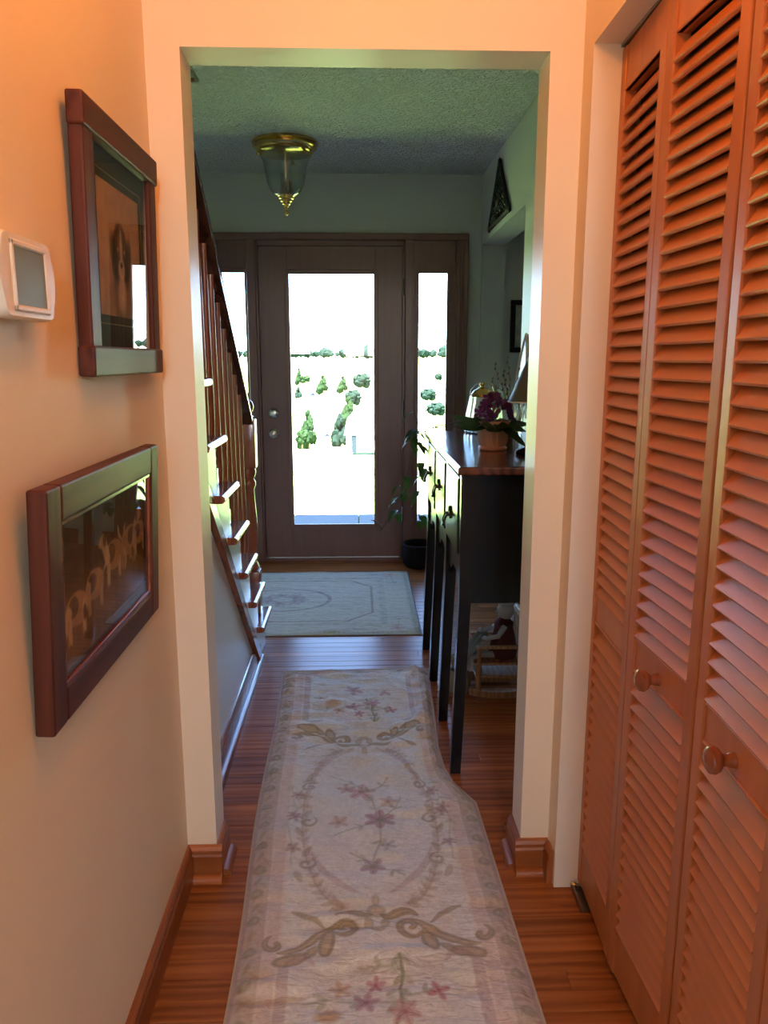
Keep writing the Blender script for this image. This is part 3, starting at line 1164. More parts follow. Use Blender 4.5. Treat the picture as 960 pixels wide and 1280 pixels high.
# rolled hem under the edge, all round
bd = np.concatenate([np.stack([X[0], Y[0]], 1), np.stack([X[:, -1], Y[:, -1]], 1)[1:], np.stack([X[-1], Y[-1]], 1)[::-1][1:], np.stack([X[:, 0], Y[:, 0]], 1)[::-1][1:]])
b = BM()
pts = [(p[0], p[1], .0028) for p in bd[::12]]
tube(b, pts + [pts[0]], .0026, 6)
hem = obj('hem', b, plain('hem_braid', (.45, .40, .28), .95, bump=.5, bscale=300), runner, True)
hem['label'] = 'braided olive hem'


def entry_print():
    c = Canvas(-.74, .74, -.58, .58, 370, 290, (.50, .47, .38))
    GR = (.30, .30, .20)
    c.rect(-.74, .74, -.58, .58, (.44, .42, .32), .6)
    c.rect(-.70, .70, -.54, .54, (.52, .49, .39), .8)

    def octo(w, h, cut, r, col, al):
        p = [(-w + cut, -h), (w - cut, -h), (w, -h + cut), (w, h - cut), (w - cut, h), (-w + cut, h), (-w, h - cut), (-w, -h + cut), (-w + cut, -h)]
        for k in range(8):
            c.stroke([p[k], p[k + 1]], r, col, al, False)
    for w, h, r, al in ((.715, .555, .008, .6), (.60, .47, .004, .4), (.56, .42, .018, .25)):
        c.stroke([(-w, -h), (w, -h)], r, GR, al, False)
        c.stroke([(-w, h), (w, h)], r, GR, al, False)
        c.stroke([(-w, -h), (-w, h)], r, GR, al, False)
        c.stroke([(w, -h), (w, h)], r, GR, al, False)
    octo(.50, .37, .13, .007, (.24, .17, .13), .75)
    octo(.475, .345, .12, .004, (.55, .42, .3), .5)
    for t in np.linspace(0, 2 * math.pi, 72, False):
        x, y = .26 * math.cos(t), .20 * math.sin(t)
        c.ell(x, y, .012, .016, OLIVE if int(t * 12) % 2 else MAUVE, .7, t)
    for k in range(7):
        a = k * .9
        c.flower(.10 * math.cos(a), .07 * math.sin(a), .05, MAUVE, (.25, .15, .15), 5, .55, a)
        c.leafy([(.05 * math.cos(a), .05 * math.sin(a)), (.17 * math.cos(a + .3), .13 * math.sin(a + .3))], SAGE, .6, .04, 1, k)
    for sx in (-1, 1):
        for sy in (-1, 1):
            c.leafy([(sx * .64, sy * .30), (sx * .63, sy * .45), (sx * .52, sy * .50), (sx * .36, sy * .50)], (.34, .26, .2), .6, .04, 1, 9)
            c.flower(sx * .62, sy * .49, .05, PINK, (.3, .15, .15), 5, .55)
        for k in range(7):
            c.flower(sx * .55, -.36 + k * .12, .026, (.42, .34, .26), GR, 5, .5, k)
    for k in range(12):
        for sy in (-1, 1):
            c.flower(-.5 + k * .09, sy * .425, .024, (.42, .34, .26), GR, 5, .5, k)
    c.noise(60, .07, 5)
    return c


c = entry_print()
Sx, Tt = np.meshgrid(c.x, c.y)
X = Sx - .43
Y = Tt + 4.21
Z = .006 + .0018 * vnoise(X, Y, 8, 21, 22) + .0022 * vnoise(X, Y, 14, 22, 40)
# rippled front edge
Z = Z + .008 * np.exp(-((Tt + .52) / .05) ** 2) * np.clip(vnoise(X, Y, 7, 23), 0, 1)
ed = np.minimum(np.minimum(Sx + .74, .74 - Sx), np.minimum(Tt + .58, .58 - Tt))
Z = np.clip(Z * np.clip(ed / .012, .3, 1), .002, .03)
mat_ = thing('entry_rug', 'wide pale green and cream rug with an octagon border in front of the front door', 'rug', (-.43, 4.21, 0))
sheet('woven_face', np.stack([X, Y, Z], -1), c.a, M['print_mat'], mat_)
b = BM()
cs = [(-1.17, 3.63), (.31, 3.63), (.31, 4.79), (-1.17, 4.79)]
pts = []
for i in range(4):
    p, q2 = cs[i], cs[(i + 1) % 4]
    pts += [(p[0] + (q2[0] - p[0]) * t / 20, p[1] + (q2[1] - p[1]) * t / 20, .0026) for t in range(20)]
tube(b, pts + [pts[0]], .0025, 6)
obj('hem', b, plain('entry_hem_braid', (.16, .15, .11), .95), mat_, True)

# ================================================================ SIDEBOARD
sb = thing('sideboard', 'tall narrow black sideboard with a dark cherry top on slim tapered legs', 'sideboard', (.54, 2.885, 0))
CX0, CX1, SY0, SY1, SZ0, SZ1 = .318, .755, 2.316, 3.456, .70, 1.002
b = BM()
box(b, .300, .772, 2.285, 3.487, 1.002, 1.028, .006, 3)
top = obj('top', b, M['table_top'], sb)
top['label'] = 'polished dark cherry top'
LEGY = [2.316, 2.694, 3.062, 3.424]


def leg(x0, x1, y0, y1, in_x=0):
    b = BM()
    zc = .60
    lo = (x0 - (.018 if in_x else -.004), x1 - (.022 if in_x else .004), y0 + .003, y1 - .003)
    r = [(x0, x1, y0, y1, 1.0015), (x0, x1, y0, y1, zc), (*lo, 0.0005)]
    rings = [[b.verts.new((a, c_, z)) for a, c_ in ((p, u), (q, u), (q, v), (p, v))] for p, q, u, v, z in r]
    for i in range(2):
        for k in range(4):
            b.faces.new([rings[i][k], rings[i][(k + 1) % 4], rings[i + 1][(k + 1) % 4], rings[i + 1][k]])
    b.faces.new(rings[0])
    b.faces.new(rings[2][::-1])
    return b


for y in LEGY:
    obj('leg', leg(.314, .352, y, y + .036, 1), M['black_paint'], sb)
for y in (LEGY[0], LEGY[-1]):
    obj('leg', leg(.72, .757, y, y + .036), M['black_paint'], sb)


def apron_profile(a, c_, ztop, zend, zmid):
    """bottom edge of an apron: drops at the ends, steps and lifts in the middle"""
    w = c_ - a
    pts = [(a, ztop)]
    for t in np.linspace(0, 1, 25):
        s_ = abs(2 * t - 1)
        z = zmid + (zend - zmid) * (s_ ** 2.2) + .012 * math.sin(s_ * 9.4) * (.3 < s_ < .97)
        pts.append((a + w * t, z))
    pts.append((c_, ztop))
    return pts


b = BM()
prism(b, [(y, z) for y, z in apron_profile(2.345, 3.43, 0, 0, 0)][:0] or [(SY0 + .03, .72), (SY1 - .03, .72), (SY1 - .03, 1.001), (SY0 + .03, 1.001)], 'X', .336, .348)
obj('front_panel', b, M['black_paint'], sb)
for i in range(3):
    a, c_ = LEGY[i] + .036, LEGY[i + 1]
    b = BM()
    prism(b, apron_profile(a, c_, .725, .585, .655), 'X', .324, .340)
    obj('apron', b, M['black_paint'], sb)
b = BM()
prs = [(.352, 1.001), (.352, .585)]
for t in np.linspace(0, 1, 30):
    x = .352 + .37 * t
    prs.append((x, .588 + .012 * max(0, math.sin(t * math.pi * 5)) * (t > .25)))
prs.append((.722, 1.001))
for y0_, y1_ in ((SY0 + .006, SY0 + .022), (SY1 - .020, SY1 - .004)):
    b2 = BM()
    prism(b2, prs, 'Y', y0_, y1_)
    obj('side_panel', b2, M['black_paint'], sb)
b = BM()
box(b, .352, .745, SY0 + .022, SY1 - .02, .70, .712)
box(b, .742, .752, SY0 + .022, SY1 - .02, .60, 1.001)
obj('carcass_back', b, M['black_paint'], sb)


def bail(c_):
    b = BM()
    x, y, z = c_
    tube(b, [(x + .001, y, z), (x - .006, y, z)], .016, 12)
    tube(b, [(x, y, z + .012), (x - .004, y, z + .028)], [.010, .004], 8)
    tube(b, [(x, y - .018, z), (x - .018, y - .018, z)], .005)
    tube(b, [(x, y + .018, z), (x - .018, y + .018, z)], .005)
    tube(b, [(x - .016, y - .018, z), (x - .024, y - .016, z - .022), (x - .024, y, z - .034), (x - .024, y + .016, z - .022), (x - .016, y + .018, z)], .0045)
    ball(b, (x - .024, y, z - .036), .008, sub=1)
    return b


for i in range(3):
    a, c_ = LEGY[i] + .036, LEGY[i + 1]
    b = BM()
    box(b, .309, .336, a + .006, c_ - .006, .735, .985, .010, 3)
    d = obj('cabinet_door', b, M['black_paint'], sb)
    obj('bail_pull', bail((.309, (a + c_) / 2 + .012, (.835, .868, .868)[i])), M['iron'], d, True)

# ---------------------------------------------------------------- things on the sideboard
TZ = 1.0285


def rib_pot(c0, prof, nfl, fl):
    b = BM()
    lathe(b, prof, 120, c0, fl, nfl)
    return b


PV = (.482, 2.745, TZ)
vio = thing('potted_violet', 'african violet with purple blooms in a ribbed peach ceramic pot on the sideboard', 'potted plant', PV)
b = BM()
lathe(b, [(.043, .0), (.050, .002), (.052, .009), (.046, .013)], 40, PV)
obj('saucer', b, M['terracotta'], vio, True)
b = BM()
lathe(b, [(.040, .012), (.047, .018), (.051, .030), (.0560, .075)], 128, PV, .018, 32)
obj('pot', b, M['terracotta'], vio, True)
b = BM()
lathe(b, [(.0560, .0745), (.0585, .078), (.061, .100), (.062, .104), (.058, .1045), (.055, .09), (0, .088)], 40, PV)
obj('pot_rim', b, M['terracotta'], vio, True)


def leaf_bm(base, d, up, L, wd, droop=.3, cup=.1, n=7):
    """soft thick leaf blade from BASE in direction D (flat unit), drooping at the tip"""
    b = BM()
    d = Vector(d).normalized()
    side = Vector((-d.y, d.x, 0)).normalized() if abs(d.z) < .95 else Vector((1, 0, 0))
    rows = []
    for i in range(n + 1):
        t = i / n
        p = Vector(base) + d * L * t + Vector((0, 0, up * L * t - droop * L * t * t))
        w = wd * (math.sin(math.pi * min(1, .06 + .94 * t)) ** .75) * .5 + .0008
        rows.append([b.verts.new(p + side * w * s_ + Vector((0, 0, cup * abs(s_) * w))) for s_ in (-1, -.5, 0, .5, 1)])
    for i in range(n):
        for k in range(4):
            b.faces.new([rows[i][k], rows[i][k + 1], rows[i + 1][k + 1], rows[i + 1][k]])
    fs = b.faces[:]
    bmesh.ops.solidify(b, geom=fs, thickness=.0015)
    return b


rr = random.Random(3)
LV = [(188, .125, .080, .30), (200, .125, .076, .42), (175, .135, .062, .12), (240, .105, .06, .3), (290, .10, .062, .35), (335, .105, .06, .55), (10, .12, .062, .35), (60, .10, .06, .25), (110, .10, .06, .25), (145, .11, .055, .2), (318, .12, .058, .9), (222, .08, .05, .0), (265, .09, .055, .55)]
for a, L, wd, dr in LV:
    ca = (math.cos(R(a)), math.sin(R(a)), 0)
    obj('leaf', leaf_bm((PV[0] + .018 * ca[0], PV[1] + .018 * ca[1], PV[2] + .100), ca, .30 - .2 * dr, L, wd * 1.1, dr * .9, -.65), M['leaf'], vio, True)


def petal_flower(c0, nrm, r):
    b = BM()
    nrm = Vector(nrm).normalized()
    a = nrm.orthogonal().normalized()
    e = nrm.cross(a)
    for k in range(5):
        t = 2 * math.pi * k / 5
        u = a * math.cos(t) + e * math.sin(t)
        v = nrm.cross(u)
        p = Vector(c0) + u * r * .5
        q = [p - u * r * .5, p - v * r * .30, p + v * r * .05 - v * r * .35 + u * r * .3 + nrm * r * .1, p + u * r * .55 + nrm * r * .22, p + v * r * .30 + u * r * .3 + nrm * r * .1, p + v * r * .30]
        b.faces.new([b.verts.new(x) for x in q])
    bmesh.ops.solidify(b, geom=b.faces[:], thickness=.001)
    return b


for k in range(44):
    a = rr.uniform(0, 2 * math.pi)
    q = rr.uniform(0, 1) ** .6
    x = PV[0] + .005 + .074 * q * math.cos(a)
    y = PV[1] + .055 * q * math.sin(a)
    z = PV[2] + .122 + .062 * (1 - q * q) + rr.uniform(-.014, .014)
    o = obj('flower', petal_flower((x, y, z), (math.cos(a) * q, math.sin(a) * q - .4, .55), rr.uniform(.017, .024)), M['violet'], vio, True)
b = BM()
for k in range(7):
    a = k * .9
    tube(b, [(PV[0], PV[1], PV[2] + .095), (PV[0] + .02 * math.cos(a), PV[1] + .02 * math.sin(a), PV[2] + .13), (PV[0] + .045 * math.cos(a), PV[1] + .04 * math.sin(a), PV[2] + .165)], .002, 5)
obj('flower_stems', b, M['leaf'], vio, True)

# ribbed glass jar with a brass cap
JP = (.545, 3.40, TZ)
m, nt, p = new_mat('ribbed_clear_glass')
p.inputs['Base Color'].default_value = (.93, .98, .98, 1)
p.inputs['Transmission Weight'].default_value = 1
p.inputs['Roughness'].default_value = .12
p.inputs['IOR'].default_value = 1.45
M['rib_glass'] = m


def glass_body(prof, seg, c0, fl, nfl, th=.004):
    b = BM()
    outer = prof
    inner = [(max(.003, r - th), z) for r, z in prof[::-1]]
    inner[-1] = (inner[-1][0], prof[0][1] + th)
    lathe(b, [(.0, prof[0][1])] + outer + inner + [(.0, prof[0][1] + th)], seg, c0, fl, nfl)
    return b


jar = thing('glass_jar', 'tall ribbed clear glass jar with a brass cap behind the potted violet', 'jar', JP)
obj('jar_body', glass_body([(.066, 0), (.074, .006), (.076, .02), (.072, .06), (.058, .13), (.053, .158)], 96, JP, .035, 16), M['rib_glass'], jar, True)
b = BM()
lathe(b, [(.050, .157), (.052, .160), (.050, .168), (.036, .184), (.016, .196), (.010, .198), (.008, .205), (.013, .210), (.010, .218), (0, .220)], 28, JP)
obj('cap', b, M['brass'], jar, True)
b = BM()
tube(b, [(JP[0] - .052, JP[1], TZ + .162), (JP[0] - .05, JP[1], TZ + .185), (JP[0] - .03, JP[1], TZ + .207), (JP[0], JP[1], TZ + .222), (JP[0] + .03, JP[1], TZ + .207), (JP[0] + .05, JP[1], TZ + .185), (JP[0] + .052, JP[1], TZ + .162)], .0025, 6)
obj('wire_handle', b, M['steel'], jar, True)

# scalloped crystal vase with willow stems
VP = (.665, 3.34, TZ)
vase = thing('crystal_vase', 'clear crystal vase with a scalloped rim behind the purple flowers', 'vase', VP)
b = BM()
NS = 96
prof = [(.045, 0), (.050, .01), (.052, .06), (.062, .13), (.078, .185), (.084, .196)]
rings = []
for r, z in prof + [(q - .004, z_) for q, z_ in prof[::-1]][:-1] + [(.035, .012)]:
    rings.append([b.verts.new((VP[0] + r * (1 + .05 * (z / .2) * math.cos(12 * 2 * math.pi * i / NS)) * math.cos(2 * math.pi * i / NS),
                               VP[1] + r * (1 + .05 * (z / .2) * math.cos(12 * 2 * math.pi * i / NS)) * math.sin(2 * math.pi * i / NS),
                               VP[2] + z + (.008 * math.cos(12 * 2 * math.pi * i / NS) if z > .17 else 0))) for i in range(NS)])
for k in range(len(rings) - 1):
    for i in range(NS):
        b.faces.new([rings[k][i], rings[k][(i + 1) % NS], rings[k + 1][(i + 1) % NS], rings[k + 1][i]])
b.faces.new(rings[0])
b.faces.new(rings[-1])
obj('vase_body', b, M['rib_glass'], vase, True)
wil = thing('willow_stems', 'thin dark budded willow twigs standing in the crystal vase against the pale wall', 'twigs', (VP[0], VP[1], VP[2] + .02))
for dx, dy, h in ((-.075, .02, .30), (-.045, -.02, .27), (-.02, .03, .33), (.03, 0, .30), (-.09, .0, .24)):
    p0 = Vector((VP[0] + dx * .1, VP[1], VP[2] + .022))
    p1 = Vector((VP[0] + dx, VP[1] + dy, VP[2] + h))
    pts = bez(p0, p0 + Vector((0, 0, h * .5)), p1 - Vector((-.01, 0, h * .25)), p1, 10)
    b = BM()
    tube(b, pts, .0018, 5)
    s_ = obj('twig', b, M['stem'], wil, True)
    b = BM()
    for k in range(5, 11):
        ball(b, pts[k] + Vector((.004 * (-1) ** k, 0, 0)), .0052, .75, .75, 1.35, 1)
    obj('buds', b, M['stem'], s_, True)

# small lamp with a dark cone shade
LP = (.590, 2.60, TZ)
lamp = thing('table_lamp', 'small lamp with a dark cone shade on the sideboard beside the violet', 'lamp', LP)
b = BM()
lathe(b, [(.052, 0), (.054, .008), (.048, .016), (.022, .024), (.014, .034)], 28, LP)
obj('lamp_base', b, M['black_paint'], lamp, True)
for k in range(4):
    b = BM()
    ball(b, (LP[0], LP[1], TZ + .050 + k * .030), .018 - .001 * k, 1, 1, .85, 2)
    obj('bead', b, plain('dark_faceted_glass', (.02, .022, .025), .08, coat=.6), lamp)
b = BM()
tube(b, [(LP[0], LP[1], TZ + .15), (LP[0], LP[1], TZ + .30)], .006, 10)
obj('lamp_pole', b, M['brass'], lamp, True)
m_sh = plain('charcoal_lamp_shade', (.075, .08, .075), .55)
b = BM()
prof = [(.084, .178), (.022, .325)]
shell(b, prof + [(.0205, .325), (.0825, .178), (.084, .178)], 40, LP)
obj('lamp_shade', b, m_sh, lamp, True)
b = BM()
tube(b, [(LP[0] + .084 * math.cos(t), LP[1] + .084 * math.sin(t), TZ + .178) for t in np.linspace(0, 2 * math.pi, 41)], .0028, 6)
tr = obj('shade_trim', b, plain('pale_shade_trim', (.6, .58, .52), .6), lamp, True)
b = BM()
for k in range(26):
    a = 2 * math.pi * k / 26
    tube(b, [(LP[0] + .066 * math.cos(a), LP[1] + .066 * math.sin(a), TZ + .172), (LP[0] + .060 * math.cos(a), LP[1] + .060 * math.sin(a), TZ + .125)], [.005, .0025], 6)
obj('glass_fringe', b, M['rib_glass'], lamp, True)

# pointed oval tray leaning on the wall
tray = thing('wall_tray', 'dark pointed oval tray with a pale rim standing behind the lamp', 'tray', (.76, 3.42, TZ))
pts = []
for t in np.linspace(0, 1, 30):
    pts.append((.085 * math.sin(math.pi * t) ** .8, .42 * t))
out = [(y, z) for y, z in pts] + [(-y, z) for y, z in pts[::-1][1:-1]]
b = BM()
prism(b, out, 'X', 0, .008)
o1 = obj('tray_face', b, plain('tray_black_lacquer', (.02, .02, .02), .3), tray, loc=(0, 0, 0))
b = BM()
tube(b, [(-.001, y, z) for y, z in out] + [(-.001, *out[0])], .0055, 6)
o2 = obj('tray_rim', b, plain('tray_pale_rim', (.6, .58, .5), .45), tray, True, loc=(0, 0, 0))
tray.matrix_basis = Matrix.Translation((.672, 3.28, TZ + .004)) @ Matrix.Rotation(R(4.6), 4, 'Y')

# trailing ivy hanging over the far end
ivy = thing('trailing_ivy', 'ivy with long trailing vines hanging over the far end of the sideboard', 'potted plant', (.62, 3.19, TZ))
b = BM()
lathe(b, [(.030, 0), (.036, .004), (.042, .06), (.044, .066), (.039, .066), (.036, .05), (0, .048)], 28, (.60, 3.16, TZ))
obj('pot', b, plain('dark_glazed_pot', (.05, .03, .025), .3), ivy, True)
vines = [
    [(.60, 3.16, 1.08), (.50, 3.30, 1.10), (.40, 3.48, 1.058), (.335, 3.60, 1.040), (.30, 3.64, .99), (.285, 3.66, .90), (.30, 3.66, .78), (.285, 3.66, .66), (.30, 3.66, .55)],
    [(.60, 3.16, 1.085), (.48, 3.34, 1.075), (.37, 3.52, 1.05), (.30, 3.63, 1.0), (.255, 3.67, .90), (.235, 3.68, .80), (.20, 3.70, .72), (.175, 3.70, .63), (.135, 3.72, .56), (.10, 3.74, .49)],
    [(.60, 3.16, 1.08), (.46, 3.36, 1.085), (.36, 3.55, 1.04), (.345, 3.60, 1.055), (.348, 3.61, 1.095), (.350, 3.62, 1.125)],
    [(.60, 3.16, 1.08), (.45, 3.40, 1.06), (.31, 3.60, 1.03), (.28, 3.66, 1.06), (.262, 3.68, 1.10)],
]
for k, v in enumerate(vines):
    b = BM()
    vv = [Vector(p) for p in v]
    sm = []
    for i in range(len(vv) - 1):
        for j in range(4):
            t = j / 4
            p0, p1, p2, p3 = vv[max(0, i - 1)], vv[i], vv[i + 1], vv[min(len(vv) - 1, i + 2)]
            sm.append(.5 * ((2 * p1) + (p2 - p0) * t + (2 * p0 - 5 * p1 + 4 * p2 - p3) * t * t + (3 * p1 - p0 - 3 * p2 + p3) * t ** 3))
    sm.append(vv[-1])
    tube(b, sm, .0019, 5)
    obj('vine', b, M['stem'], ivy, True)


def ivy_leaf(p, yaw, L, droop, name='leaf'):
    d = (math.cos(yaw), math.sin(yaw), 0)
    o = obj(name, leaf_bm(p, d, 0, L, L * .75, droop, .3, 5), M['ivy'], ivy, True)
    return o


for k in range(24):     # dense clump at the corner
    ivy_leaf((.268 + rr.uniform(-.03, .035), 3.65 + rr.uniform(-.03, .03), .985 + rr.uniform(-.045, .035)), rr.uniform(0, 6.28), rr.uniform(.03, .052), rr.uniform(.4, 1.4))
for p in ((.235, 3.68, .79), (.245, 3.69, .745), (.20, 3.70, .74), (.215, 3.70, .70), (.18, 3.70, .66), (.195, 3.70, .685), (.25, 3.68, .71), (.19, 3.70, .62), (.30, 3.66, .86), (.31, 3.66, .83), (.295, 3.66, .72), (.30, 3.65, .93), (.30, 3.66, .60), (.30, 3.66, .575), (.35, 3.62, 1.125), (.262, 3.68, 1.10), (.315, 3.655, .80), (.185, 3.70, .605)):
    ivy_leaf(p, rr.uniform(2.2, 5.4), rr.uniform(.042, .06), rr.uniform(.6, 1.5))
b = BM()
tube(b, [(.10, 3.74, .49), (.115, 3.74, .525), (.085, 3.75, .555), (.06, 3.76, .560)], [.004, .007, .005, .001], 6)
dl = obj('dry_leaf', b, M['stem'], ivy, True)
dl['label'] = 'curled brown dry leaf'

# dark basket by the door
bk = thing('basket', 'dark round wicker basket on the floor beside the right sidelight', 'basket', (.40, 4.93, 0))
b = BM()
prof = [(.085, 0), (.105, .02), (.118, .07), (.115, .125), (.108, .15)]
lathe(b, prof + [(q - .008, z_) for q, z_ in prof[::-1][:-1]] + [(0, .03)], 40, (.40, 4.93, .001), .012, 20)
obj('basket_body', b, M['wicker'], bk, True)
b = BM()
tube(b, [(.40 + .111 * math.cos(t), 4.93 + .111 * math.sin(t), .152) for t in np.linspace(0, 2 * math.pi, 31)], .009, 8)
obj('basket_rim', b, M['wicker'], bk, True)

# ---------------------------------------------------------------- doll chair under the sideboard
DC = (.565, 2.98, 0)
ch = thing('toy_rocking_chair', 'small wooden toy rocking chair standing in the dark under the sideboard', 'toy chair', DC)


def T3(x, y, z):
    return (DC[0] + x, DC[1] + y, DC[2] + z)


for y in (-.085, .075):
    b = BM()
    n = 14
    prev = None
    up, lo = [], []
    for i in range(n + 1):
        x = -.125 + .25 * i / n
        z = .012 + 1.1 * x * x
        up.append((DC[0] + x, z + .016))
        lo.append((DC[0] + x, z - .010))
    prism(b, lo + up[::-1], 'Y', DC[1] + y - .011, DC[1] + y + .011)
    obj('rocker', b, M['toy_wood'], ch)
for x, y, h in ((-.085, -.08, .215), (.085, -.08, .36), (-.085, .07, .215), (.085, .07, .36)):
    b = BM()
    z0 = .020 + 1.1 * x * x
    tube(b, [T3(x * 1.05, y, z0), T3(x, y, .12), T3(x * 1.02, y, h)], [.013, .010, .008], 8)
    obj('leg', b, M['toy_wood'], ch, True)
for z, w in ((.14, .105), (.085, .10)):
    b = BM()
    box(b, DC[0] - w, DC[0] + w, DC[1] - .088, DC[1] + .078, z, z + .012, .003)
    obj('seat' if z > .1 else 'shelf', b, M['toy_wood'], ch)
for k in range(4):
    b = BM()
    y = -.05 + k * .035
    box(b, DC[0] + .082, DC[0] + .090, DC[1] + y - .007, DC[1] + y + .007, .15, .33)
    obj('back_slat', b, M['toy_wood'], ch)
b = BM()
box(b, DC[0] + .078, DC[0] + .094, DC[1] - .095, DC[1] + .085, .325, .355, .004)
obj('top_rail', b, M['toy_wood'], ch)
for y in (-.088, .078):
    b = BM()
    box(b, DC[0] - .10, DC[0] + .09, DC[1] + y - .010, DC[1] + y + .010, .212, .224, .003)
    obj('arm', b, M['toy_wood'], ch)
dl = thing('rag_doll', 'rag doll with a white head and dark red dress seated in the toy rocking chair', 'doll', T3(.015, -.01, .153))
b = BM()
ball(b, T3(.028, -.01, .345), .036, .95, .95, 1.05, 3)
ball(b, T3(-.007, -.010, .343), .006, 1, 1, .8, 1)
for s_ in (-1, 1):
    ball(b, T3(-.004, -.01 + s_ * .012, .353), .003, 1, 1, 1.2, 1)
obj('head', b, M['fabric_white'], dl, True)
b = BM()
lathe(b, [(.034, .375), (.038, .38), (.030, .395), (.018, .412), (0, .416)], 20, T3(.03, -.01, 0))
obj('bonnet', b, M['fabric_white'], dl, True)
b = BM()
lathe(b, [(.052, .153), (.056, .175), (.046, .235), (.036, .275), (.040, .295), (.022, .315), (.014, .325)], 24, T3(.022, -.01, 0), .04, 8)
obj('dress', b, M['fabric_red'], dl, True)
for s_ in (-1, 1):
    b = BM()
    tube(b, [T3(.02, -.01 + s_ * .036, .29), T3(-.01, -.01 + s_ * .056, .255), T3(-.055, -.01 + s_ * .05, .245)], [.012, .011, .009], 8)
    ball(b, T3(-.062, -.01 + s_ * .05, .246), .012, 1.1, .9, .9, 2)
    obj('arm', b, M['fabric_white'], dl, True)
    b = BM()
    tube(b, [T3(.01, -.01 + s_ * .022, .165), T3(-.06, -.01 + s_ * .026, .168), T3(-.105, -.01 + s_ * .028, .158), T3(-.115, -.01 + s_ * .028, .10)], [.016, .014, .012, .010], 8)
    obj('stuffed_leg', b, M['fabric_white'], dl, True)
b = BM()   # gold apron cloth draped over the arm toward the front
n, k_ = 12, 8
g = [[b.verts.new(T3(-.04 - .10 * i / n, -.07 + .135 * j / k_, .245 - .105 * (i / n) ** 1.8 + .006 * math.sin(j * 1.7 + i * .5))) for j in range(k_ + 1)] for i in range(n + 1)]
for i in range(n):
    for j in range(k_):
        b.faces.new([g[i][j], g[i][j + 1], g[i + 1][j + 1], g[i + 1][j]])
bmesh.ops.solidify(b, geom=b.faces[:], thickness=.004)
ap = obj('apron_cloth', b, M['fabric_gold'], dl, True)
# cloth sack beside it
sk = thing('cloth_sack', 'small lumpy tan cloth sack tied with a dark band beside the toy chair', 'sack', (.405, 2.96, 0))
b = BM()
lathe(b, [(.035, .001), (.046, .012), (.050, .05), (.044, .085), (.030, .098), (.026, .103), (.032, .12), (.038, .15), (.030, .158), (0, .150)], 40, (.405, 2.96, .0005), .05, 7)
obj('sack_body', b, M['fabric_gold'], sk, True)
b = BM()
lathe(b, [(.0295, .096), (.032, .0985), (.032, .104), (.0295, .107)], 24, (.405, 2.96, 0))
obj('tie_band', b, M['cord'], sk, True)

# ================================================================ CEILING LAMP IN THE FOYER
CLP = (-.380, 4.40, 0)
cl = thing('ceiling_light', 'brass flush ceiling lamp with a clear glass bell under the foyer ceiling', 'ceiling lamp', (CLP[0], CLP[1], ZF))
b = BM()
lathe(b, [(.172, 2.4795), (.176, 2.474), (.176, 2.468), (.166, 2.462), (.170, 2.455), (.168, 2.448), (.150, 2.440), (.146, 2.434), (.150, 2.428), (.138, 2.420), (0, 2.420)], 48, CLP)
obj('ceiling_plate', b, M['brass'], cl, True)
for k in range(3):
    a = R(80) + k * 2 * math.pi / 3
    b = BM()
    ball(b, (CLP[0] + .146 * math.cos(a), CLP[1] + .146 * math.sin(a), 2.409), .011, sub=2)
    tube(b, [(CLP[0] + .138 * math.cos(a), CLP[1] + .138 * math.sin(a), 2.423), (CLP[0] + .142 * math.cos(a), CLP[1] + .142 * math.sin(a), 2.408)], .005, 6)
    obj('holder_screw', b, M['brass'], cl, True)
b = BM()
prof = [(.132, 2.418), (.139, 2.411), (.134, 2.400), (.122, 2.385), (.113, 2.35), (.107, 2.31), (.099, 2.27), (.085, 2.238), (.066, 2.217), (.046, 2.206)]
shell(b, prof + [(r - .003, z) for r, z in prof[::-1]], 56, CLP)
obj('glass_bell', b, M['bell_glass'], cl, True)
b = BM()
tube(b, [(CLP[0], CLP[1], 2.42), (CLP[0], CLP[1], 2.215)], .005, 8)
obj('rod', b, M['brass'], cl, True)
for k in range(3):
    a = k * 2.09 + .4
    b = BM()
    c0 = (CLP[0] + .026 * math.cos(a), CLP[1] + .026 * math.sin(a), 0)
    lathe(b, [(.010, 2.232), (.012, 2.236), (.010, 2.24), (.0095, 2.29), (0, 2.29)], 14, c0)
    s_ = obj('candle_socket', b, M['brass'], cl, True)
    b = BM()
    lathe(b, [(.006, 2.290), (.013, 2.306), (.014, 2.318), (.009, 2.338), (0, 2.356)], 14, c0)
    obj('bulb', b, M['bell_glass'], s_, True)
b = BM()
lathe(b, [(0, 2.232), (.040, 2.230), (.050, 2.212), (.048, 2.205), (.044, 2.203), (.042, 2.193), (.034, 2.189), (.033, 2.179), (.025, 2.175), (.023, 2.166), (.015, 2.162), (.013, 2.153), (.007, 2.150)], 36, CLP)
obj('finial_cone', b, M['brass'], cl, True)
b = BM()
lathe(b, [(.007, 2.151), (.010, 2.146), (.006, 2.140), (.012, 2.130), (.013, 2.122), (.009, 2.113), (.005, 2.110), (0, 2.107)], 20, CLP)
obj('finial_knob', b, M['brass'], cl, True)

